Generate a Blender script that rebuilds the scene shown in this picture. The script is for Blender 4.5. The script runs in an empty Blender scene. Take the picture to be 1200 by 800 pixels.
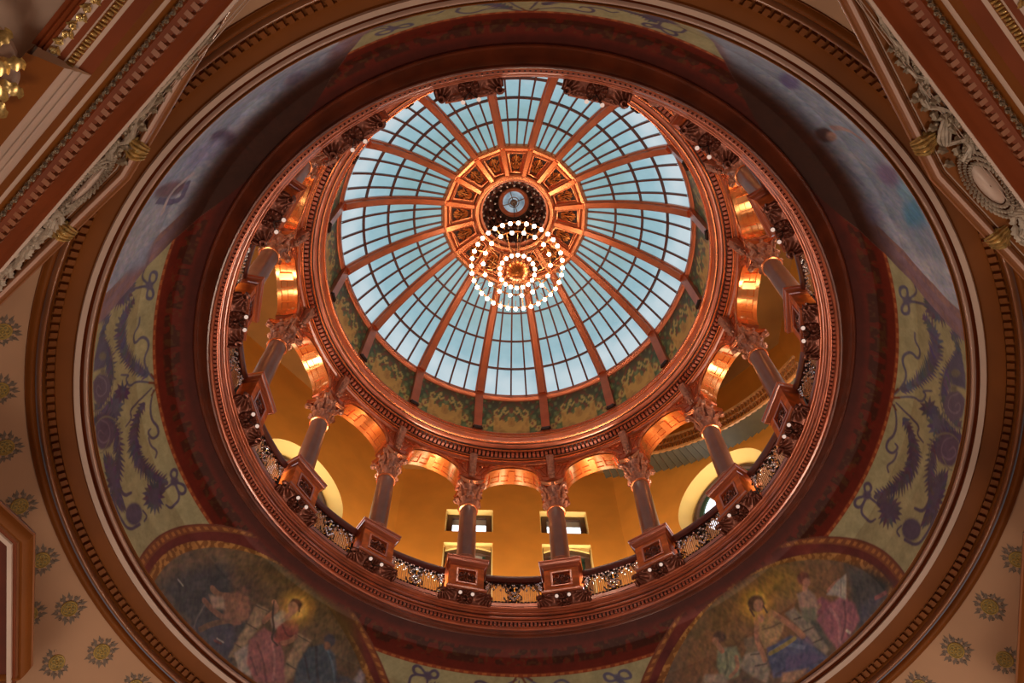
import bpy, math, random
import numpy as np
from mathutils import Vector, Matrix
random.seed(7)
S = 8.0            # metres per plan unit (the radius/height table below was measured in units)
EYE = 1.6
PI = math.pi
rad = math.radians
def Z(h): return h*S+EYE
def P(a, R, h):    # azimuth (deg, 0 = +Y), radius, height in units -> world metres
    t = rad(a); return Vector((R*S*math.sin(t), R*S*math.cos(t), Z(h)))
col = bpy.context.scene.collection
scene = bpy.context.scene
def lin(c):
    return tuple(((v/255)/12.92 if v/255 <= .04045 else ((v/255+.055)/1.055)**2.4) for v in c)

# ---------------------------------------------------------------- materials
def mat(name, rgb, rough=.5, metal=0., var=.25, scale=6., bump=0., rgb2=None, emis=0., spec=.5, coat=0., stretch=(1,1,1)):
    m = bpy.data.materials.new(name); m.use_nodes = True
    n = m.node_tree.nodes; l = m.node_tree.links; b = n['Principled BSDF']
    tc = n.new('ShaderNodeTexCoord'); mp = n.new('ShaderNodeMapping'); mp.inputs['Scale'].default_value = stretch
    no = n.new('ShaderNodeTexNoise'); no.inputs['Scale'].default_value = scale; no.inputs['Detail'].default_value = 5
    l.new(tc.outputs['Object'], mp.inputs['Vector']); l.new(mp.outputs['Vector'], no.inputs['Vector'])
    r = n.new('ShaderNodeValToRGB'); a = lin(rgb); c2 = lin(rgb2) if rgb2 else tuple(v*(1-var) for v in a)
    r.color_ramp.elements[0].position = .35; r.color_ramp.elements[1].position = .65
    r.color_ramp.elements[0].color = (*c2, 1); r.color_ramp.elements[1].color = (*a, 1)
    l.new(no.outputs['Fac'], r.inputs['Fac']); l.new(r.outputs['Color'], b.inputs['Base Color'])
    b.inputs['Roughness'].default_value = rough; b.inputs['Metallic'].default_value = metal
    b.inputs['Specular IOR Level'].default_value = spec
    b.inputs['Coat Weight'].default_value = coat; b.inputs['Coat Roughness'].default_value = .12
    if bump:
        bp = n.new('ShaderNodeBump'); bp.inputs['Strength'].default_value = bump; bp.inputs['Distance'].default_value = .02
        l.new(no.outputs['Fac'], bp.inputs['Height']); l.new(bp.outputs['Normal'], b.inputs['Normal'])
    if emis:
        l.new(r.outputs['Color'], b.inputs['Emission Color']); b.inputs['Emission Strength'].default_value = emis
    return m
M = {}
M['copper'] = mat('polished_copper', (226,132,84), .26, .8, .12, 3)
M['arch_copper'] = mat('bright_copper_leaf', (246,166,104), .22, .85, .05, 2)
M['mahogany'] = mat('mahogany', (186,96,62), .28, .3, .3, 3, coat=.5)
M['mahogany_dark'] = mat('dark_mahogany', (98,36,24), .35, .1, .35, 3, coat=.3)
M['ring_wood'] = mat('grained_red_wood', (120,52,24), .38, .1, .4, 2.2, coat=.25)
M['pedestal'] = mat('burled_copper_panel', (226,118,52), .5, .0, .45, 5, spec=.12)
M['dentil_wood'] = mat('dentil_wood', (172,84,54), .5, 0, .15, 3)
M['lip_copper'] = mat('rose_copper_lip', (196,112,84), .3, .5, .15, 3)
M['entab_brown'] = mat('entablature_dentil', (150,92,60), .45, 0, .12, 2)
M['rose'] = mat('rose_torus', (186,150,134), .3, 0, .1, 2, coat=.3)
M['groove'] = mat('shaded_groove_wood', (58,20,14), .55, 0, .3, 3)  # recess shade between beads and dentils, put into the colour
M['bronze'] = mat('carved_bronze', (120,66,50), .3, .65, .4, 20)
M['dark_bronze'] = mat('dark_bronze', (50,28,20), .4, .6, .4, 12)
M['marble'] = mat('mauve_brown_marble', (124,84,70), .3, 0, .2, 3)
M['capital'] = mat('antique_copper_carving', (186,124,98), .42, .3, .45, 18)
M['green_rib'] = mat('red_brown_rib', (192,104,66), .3, .45, .2, 3)
M['bar'] = mat('glazing_bar', (104,52,32), .4, .3, .2, 3)
M['gold'] = mat('gold_leaf_relief', (196,112,48), .3, .8, .4, 14)
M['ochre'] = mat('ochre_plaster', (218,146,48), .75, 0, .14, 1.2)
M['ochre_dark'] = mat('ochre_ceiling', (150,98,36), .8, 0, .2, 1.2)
M['cream_reveal'] = mat('cream_window_reveal', (246,214,130), .7, 0, .06, 2)
M['sash'] = mat('brown_window_sash', (92,66,52), .5)
M['sash_green'] = mat('green_window_sash', (52,84,66), .5)
M['blind'] = mat('roller_blind', (190,190,178), .8, var=.1)
M['arch_brown'] = mat('toffee_brown_plaster', (124,68,18), .6, 0, .14, 1.4, spec=.25)
M['red_brown'] = mat('red_brown_band', (120,54,20), .55, 0, .2, 1.4, spec=.25)
M['pale'] = mat('pale_rose_moulding', (192,166,150), .4, 0, .08, 2)
M['torus'] = mat('glazed_rose_torus', (150,98,66), .28, .1, .12, 2, coat=.4)
M['relief'] = mat('ivory_plaster_relief', (178,162,144), .45, .1, .3, 14)
M['gilt'] = mat('gilded_plaster', (210,176,110), .25, .6, .4, 20)
M['leaf_grey'] = mat('grey_gilt_leaf', (140,122,100), .4, .3, .5, 20)
M['cream_wall'] = mat('rose_cream_plaster', (190,150,118), .8, 0, .1, .8)
M['vault'] = mat('grey_cream_vault', (176,152,136), .85, 0, .08, .8)
M['panel_red'] = mat('dark_red_panel', (96,34,18), .5, 0, .3, 2)
M['ros_gold'] = mat('stencilled_gold', (188,158,84), .6, 0, .15, 12)
M['ros_mid'] = mat('stencilled_olive', (140,124,76), .7, 0, .2, 12)
M['ros_leaf'] = mat('stencilled_slate_leaf', (124,108,94), .7, 0, .2, 12)
M['lattice'] = mat('brass_lattice', (198,140,84), .4, .3, .3, 10)
M['slat'] = mat('painted_steel_slat', (70,60,38), .5, .2, .2, 4)
M['floor'] = mat('marble_floor', (190,170,150), .35, 0, .15, .6)
M['wire'] = mat('brass_wire', (170,110,60), .3, .8, .2, 5)
def emit(name, rgb, st, rgb2=None, scale=1.):
    m = bpy.data.materials.new(name); m.use_nodes = True; n = m.node_tree.nodes; l = m.node_tree.links
    n.clear(); o = n.new('ShaderNodeOutputMaterial'); e = n.new('ShaderNodeEmission'); e.inputs['Strength'].default_value = st
    l.new(e.outputs[0], o.inputs[0])
    if rgb2:
        tc = n.new('ShaderNodeTexCoord'); no = n.new('ShaderNodeTexNoise'); no.inputs['Scale'].default_value = scale; no.inputs['Detail'].default_value = 3
        r = n.new('ShaderNodeValToRGB'); r.color_ramp.elements[0].position = .38; r.color_ramp.elements[1].position = .66
        r.color_ramp.elements[0].color = (*lin(rgb), 1); r.color_ramp.elements[1].color = (*lin(rgb2), 1)
        l.new(tc.outputs['Object'], no.inputs['Vector']); l.new(no.outputs['Fac'], r.inputs[0]); l.new(r.outputs[0], e.inputs[0])
    else: e.inputs[0].default_value = (*lin(rgb), 1)
    return m
M['globe'] = emit('lit_opal_globe', (255,228,200), 30)
M['sconce_globe'] = emit('sconce_globe_glow', (250,212,192), .8)
M['daylight'] = emit('daylit_window_glass', (236,244,255), 3.0)
M['lens'] = emit('lantern_lens_glass', (96,110,124), .8, (180,196,206), 3)
def dome_glass():
    # opalescent glass lit by the sky outside: the pane itself glows with the sky behind it
    m = bpy.data.materials.new('opal_dome_glass'); m.use_nodes = True; n = m.node_tree.nodes; l = m.node_tree.links
    b = n['Principled BSDF']; b.inputs['Roughness'].default_value = .25
    tc = n.new('ShaderNodeTexCoord')
    no = n.new('ShaderNodeTexNoise'); no.inputs['Scale'].default_value = .33; no.inputs['Detail'].default_value = 3
    l.new(tc.outputs['Object'], no.inputs['Vector'])
    r = n.new('ShaderNodeValToRGB'); e = r.color_ramp.elements
    e[0].position = .3; e[0].color = (*lin((136,178,184)), 1); e[1].position = .76; e[1].color = (*lin((226,238,244)), 1)
    k = e.new(.48); k.color = (*lin((148,188,194)), 1); k = e.new(.6); k.color = (*lin((160,200,212)), 1)
    n2 = n.new('ShaderNodeTexNoise'); n2.inputs['Scale'].default_value = 5; n2.inputs['Detail'].default_value = 4
    l.new(tc.outputs['Object'], n2.inputs['Vector'])
    mx = n.new('ShaderNodeMix'); mx.data_type = 'RGBA'; mx.blend_type = 'OVERLAY'; mx.inputs['Factor'].default_value = .12
    l.new(no.outputs['Fac'], r.inputs[0]); l.new(r.outputs[0], mx.inputs[6]); l.new(n2.outputs['Fac'], mx.inputs[7])
    b.inputs['Base Color'].default_value = (.03,.04,.045,1)
    l.new(mx.outputs[2], b.inputs['Emission Color']); b.inputs['Emission Strength'].default_value = .82
    return m
M['dome_glass'] = dome_glass()
def painted(name, rough=.7, var=.12, spec=.3):
    m = bpy.data.materials.new(name); m.use_nodes = True; n = m.node_tree.nodes; l = m.node_tree.links; b = n['Principled BSDF']
    at = n.new('ShaderNodeVertexColor'); at.layer_name = 'paint'
    tc = n.new('ShaderNodeTexCoord'); no = n.new('ShaderNodeTexNoise'); no.inputs['Scale'].default_value = 3.5; no.inputs['Detail'].default_value = 8
    l.new(tc.outputs['Object'], no.inputs['Vector'])
    mr = n.new('ShaderNodeMapRange'); mr.inputs['From Min'].default_value = .3; mr.inputs['From Max'].default_value = .7
    mr.inputs['To Min'].default_value = 1-var; mr.inputs['To Max'].default_value = 1+var
    l.new(no.outputs['Fac'], mr.inputs['Value'])
    mx = n.new('ShaderNodeVectorMath'); mx.operation = 'SCALE'
    l.new(at.outputs['Color'], mx.inputs[0]); l.new(mr.outputs[0], mx.inputs['Scale']); l.new(mx.outputs[0], b.inputs['Base Color'])
    b.inputs['Roughness'].default_value = rough; b.inputs['Specular IOR Level'].default_value = spec
    return m
M['mural'] = painted('oil_on_plaster', .55, .16, .35)
M['frieze_paint'] = painted('painted_frieze', .5, .1)

# ---------------------------------------------------------------- mesh helpers
class MB:
    def __init__(s): s.v = []; s.f = []; s.marks = []
    def add(s, vs, fs):
        o = len(s.v); s.v += [tuple(v) for v in vs]; s.f += [tuple(i+o for i in f) for f in fs]
    def box(s, x0, x1, y0, y1, z0, z1, bev=0.):
        if bev:
            # chamfered box: octagonal plan
            b = bev; pl = [(x0+b,y0),(x1-b,y0),(x1,y0+b),(x1,y1-b),(x1-b,y1),(x0+b,y1),(x0,y1-b),(x0,y0+b)]
            s.prism(pl, z0, z1); return
        s.add([(x0,y0,z0),(x1,y0,z0),(x1,y1,z0),(x0,y1,z0),(x0,y0,z1),(x1,y0,z1),(x1,y1,z1),(x0,y1,z1)],
              [(0,3,2,1),(4,5,6,7),(0,1,5,4),(1,2,6,5),(2,3,7,6),(3,0,4,7)])
    def prism(s, pl, z0, z1):
        n = len(pl); s.add([(x,y,z0) for x,y in pl]+[(x,y,z1) for x,y in pl],
            [tuple(range(n-1,-1,-1)), tuple(range(n,2*n))]+[(i,(i+1)%n,n+(i+1)%n,n+i) for i in range(n)])
    def hexa(s, c):   # 8 corners
        s.add(c, [(0,3,2,1),(4,5,6,7),(0,1,5,4),(1,2,6,5),(2,3,7,6),(3,0,4,7)])
    def grid(s, rows, closed=False, closed_v=False):
        nr = len(rows); nc = len(rows[0]); o = len(s.v)
        for r in rows: s.v += [tuple(p) for p in r]
        for i in range(nr if closed_v else nr-1):
            for j in range(nc if closed else nc-1):
                a = o+i*nc+j; b = o+i*nc+(j+1)%nc; i2 = (i+1)%nr
                s.f.append((a, b, o+i2*nc+(j+1)%nc, o+i2*nc+j))
    def tube(s, pts, r, n=6, caps=True, closed=False):
        pts = [Vector(p) for p in pts]; m = len(pts); rows = []
        rr = r if isinstance(r, (list, tuple)) else [r]*m
        up = None
        for i in range(m):
            if closed: t = pts[(i+1)%m]-pts[i-1]
            else: t = pts[min(i+1,m-1)]-pts[max(i-1,0)]
            if t.length < 1e-9: t = Vector((0,0,1))
            t.normalize()
            if up is None: up = t.orthogonal().normalized()
            else:
                up = up-t*up.dot(t)
                up = up.normalized() if up.length > 1e-6 else t.orthogonal().normalized()
            w = t.cross(up)
            rows.append([pts[i]+(up*math.cos(2*PI*k/n)+w*math.sin(2*PI*k/n))*rr[i] for k in range(n)])
        o = len(s.v); s.grid(rows, closed=True, closed_v=closed)
        if caps and not closed:
            s.f.append(tuple(o+k for k in range(n-1,-1,-1))); s.f.append(tuple(o+(m-1)*n+k for k in range(n)))
    def sphere(s, c, r, nu=10, nv=7, sc=(1,1,1)):
        c = Vector(c); o = len(s.v)
        s.v.append((c.x, c.y, c.z-r*sc[2]))
        for i in range(1, nv):
            t = -PI/2+PI*i/nv
            for j in range(nu):
                a = 2*PI*j/nu; s.v.append((c.x+r*sc[0]*math.cos(t)*math.cos(a), c.y+r*sc[1]*math.cos(t)*math.sin(a), c.z+r*sc[2]*math.sin(t)))
        s.v.append((c.x, c.y, c.z+r*sc[2])); e = len(s.v)-1
        for j in range(nu): s.f.append((o, o+1+(j+1)%nu, o+1+j)); s.f.append((e, e-nu+j, e-nu+(j+1)%nu))
        for i in range(nv-2):
            for j in range(nu):
                a = o+1+i*nu+j; b = o+1+i*nu+(j+1)%nu; s.f.append((a, b, b+nu, a+nu))
    def lathe(s, prof, n=48, c=(0,0,0), a0=0, a1=360):
        full = abs(a1-a0) >= 360; k = n if full else n+1
        rows = [[(c[0]+r*math.sin(rad(a0+(a1-a0)*j/n)), c[1]+r*math.cos(rad(a0+(a1-a0)*j/n)), c[2]+z) for j in range(k)] for r, z in prof]
        s.grid(rows, closed=full)
    def move(s, d):
        s.v = [(x-d[0], y-d[1], z-d[2]) for x, y, z in s.v]; return s
    def build(s, name, m, parent=None, loc=(0,0,0), rotz=0., sharp=35, smooth=True):
        me = bpy.data.meshes.new(name); me.from_pydata(s.v, [], s.f); me.update()
        if smooth:
            me.shade_smooth(); me.set_sharp_from_angle(angle=rad(sharp))
        if m:
            for q in (m if isinstance(m, tuple) else (m,)): me.materials.append(q if not isinstance(q, str) else M[q])
        for f0, mi in s.marks:
            for pi in range(f0, len(me.polygons)): me.polygons[pi].material_index = mi
        o = bpy.data.objects.new(name, me); col.objects.link(o); o.location = loc; o.rotation_euler = (0,0,rotz)
        if parent: o.parent = parent
        return o
def ringlathe(prof, n=192, a0=0, a1=360):     # profile in plan units -> world metres about the dome axis
    b = MB(); b.lathe([(R*S, Z(h)) for R, h in prof], n, a0=a0, a1=a1); return b
def empty(name, loc=(0,0,0), rz=0.):
    o = bpy.data.objects.new(name, None); col.objects.link(o); o.location = loc; o.rotation_euler = (0,0,rz); o.empty_display_size = .2; return o
def tag(o, label, cat, group=None):
    o['label'] = label; o['category'] = cat
    if group: o['group'] = group
    return o
def struct(o, label=None):
    o['kind'] = 'structure'
    if label: o['label'] = label
    return o
def copy_tree(o, parent=None):
    c = o.copy(); col.objects.link(c)
    if parent: c.parent = parent
    for ch in list(o.children): copy_tree(ch, c)
    return c
ORD = ['first','second','third','fourth','fifth','sixth','seventh','eighth']
def side_words(k, half=True):
    # place of item k (half: centres at 11.25+22.5k; else at 22.5k) told by counting up from the bottom of the picture
    if half:
        return ORD[k]+' up the right side from bottom centre' if k < 8 else ORD[15-k]+' up the left side from bottom centre'
    if k == 0: return 'at bottom centre of the ring'
    if k == 8: return 'at top centre of the ring'
    return ORD[k-1]+' up the right side after bottom centre' if k < 8 else ORD[15-k]+' up the left side after bottom centre'
def ring_copies(root, R, h, fn, half=True, group=None, ks=range(16)):
    # root is modelled at azimuth 0 with its base at the origin; put one at every sixteenth of the circle
    first = True
    for k in ks:
        a = (11.25 if half else 0)+22.5*k
        o = root if first else copy_tree(root); first = False
        o.location = P(a, R, h); o.rotation_euler = (0,0,-rad(a)); o['label'] = fn(k)
        if group: o['group'] = group

def spiral(c, r0, turns, n=14, start=0., d=1, shrink=.15):
    return [(c[0]+r0*(1-(1-shrink)*i/(n-1))*math.cos(start+d*2*PI*turns*i/(n-1)), c[1]+r0*(1-(1-shrink)*i/(n-1))*math.sin(start+d*2*PI*turns*i/(n-1))) for i in range(n)]
def leaf(b, base, direction, out, side, L, W, curl=.5, n=5, ext=.55, bulge=.12):
    # an acanthus leaf: a lobed curved strip growing along `direction`, curling over along `out`
    base = Vector(base); d = Vector(direction).normalized(); o_ = Vector(out).normalized(); w = Vector(side).normalized()
    rows = []
    for i in range(n+1):
        t = i/n
        ang = curl*PI*max(0, t-.35)/.65
        c = base+d*(L*(min(t,.35)+(.65*math.sin(ang)/(ang+1e-6) if ang > 0 else 0)*(t-.35)/.65*1.0 if t > .35 else L*t/L))
        c = c+o_*(L*ext*(1-math.cos(ang))*curl+bulge*L*math.sin(PI*t))
        wd = W*.5*(math.sin(PI*min(1,.18+.82*(1-t*.92)))**.6)*(1-.35*(i % 2))
        rows.append([c-w*wd-o_*wd*.25, c-w*wd*.45+o_*wd*.1, c+o_*wd*.28, c+w*wd*.45+o_*wd*.1, c+w*wd-o_*wd*.25])
    b.grid(rows)
def scrollwork(b, f, w, h, r, seed=1, depth=.02):
    # mirrored C-scrolls, leaves and beads filling a w x h panel; f maps (x, y, z-out) to a point
    rnd = random.Random(seed)
    for sx in (-1, 1):
        for (cx, cy, rr, st, dd) in ((.26,.27,.2,2.4,1),(.24,-.22,.2,-2.2,-1),(.38,.02,.11,0,1)):
            pts = spiral((sx*cx*w, cy*h), rr*min(w,h), 1.25, 10, st if sx > 0 else PI-st, dd*sx)
            b.tube([f(x, y, depth*.6) for x, y in pts], [r*(1-.5*i/9) for i in range(10)], 5)
        for (x0,y0,x1,y1) in ((.02,-.42,.24,-.02),(.02,.42,.22,.1),(.1,0,.44,.2),(.12,0,.44,-.24)):
            b.tube([f(sx*x0*w, y0*h, depth*.3), f(sx*(x0+x1)/2*w+.02*w, (y0+y1)/2*h, depth*.8), f(sx*x1*w, y1*h, depth*.3)], [r*.5, r*1.1, r*.4], 5)
    b.tube([f(0,-.42*h,depth*.4), f(0,0,depth), f(0,.42*h,depth*.4)], [r*.8, r*1.5, r*.7], 5)
    b.sphere(f(0,0,depth), r*2.0, 7, 5)
# ================================================================= SETTING
# floor far below the camera and the piers that carry the crossing
b = MB(); b.box(-16,16,-16,16,-.2,0); struct(b.build('floor', 'floor', smooth=False))

# pendentive plaster below the great ring
PEND = [(.957,1.541),(.968,1.530),(1.05,1.46),(1.15,1.35),(1.25,1.2),(1.33,1.0),(1.38,.8),(1.40,.5)]
struct(ringlathe(PEND, 128).build('ceiling', 'cream_wall'), 'rose cream plaster pendentive vault around the great painted ring')

# great ring: brown mouldings, dentils, pale fillets
G0 = Vector((.961,1.539)); G1 = Vector((.863,1.604)); dirn = (G1-G0); nrm = Vector((dirn.y,-dirn.x)).normalized()*-1   # into the room (down/inward)
if nrm.y > 0: nrm = -nrm
def gp(t, d): q = G0+dirn*t+nrm*d; return (q.x, q.y)
def torusprof(t0, t1, d0, bulge, n=7): return [gp(t0+(t1-t0)*i/n, d0+bulge*math.sin(PI*i/n)) for i in range(n+1)]
ringlist = [
 ('trim_1', [gp(-.03,-.012), gp(-.02,.006)]+torusprof(-.01,.13,.006,.008), 'arch_brown'),
 ('trim_2', [gp(.13,.0)]+torusprof(.14,.24,.004,.010)+[gp(.25,-.002)], 'torus'),
 ('trim_3', [gp(.25,-.002), gp(.29,-.004), gp(.30,-.007), gp(.42,-.007), gp(.43,-.003), gp(.455,-.004)], 'arch_brown'),
 ('trim_4', [gp(.455,-.004), gp(.55,-.006), gp(.69,-.004), gp(.70,0)], 'arch_brown'),
 ('trim_5', [gp(.70,0), gp(.70,.006), gp(.79,.006), gp(.80,.0)], 'pale'),
 ('trim_6', [gp(.80,0), gp(.805,-.006), gp(.83,-.008), gp(.85,-.004), gp(.86,.0)], 'red_brown'),
 ('trim_7', torusprof(.86,.935,.001,.006), 'rose'),
 ('trim_8', [gp(.935,.0), gp(.94,-.006), gp(.975,-.006), gp(.985,0), gp(1.0,0), gp(1.0,-.02)], 'arch_brown'),
]
for nm, pr, m in ringlist: struct(ringlathe(pr, 256).build(nm, m, sharp=50))
b = MB(); N = 336
for i in range(N):
    a0 = 360*i/N; a1 = a0+360/N*.6; am = (a0+a1)/2
    c = []
    for dd in (-.012, .002):
        for t, a in ((.305,a0),(.305,a1),(.415,a1),(.415,a0)):
            R, h = gp(t, dd); c.append(P(a, R, h))
    b.hexa(c)
struct(b.build('trim_9', 'arch_brown'), 'brown dentil course of the great ring')

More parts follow.
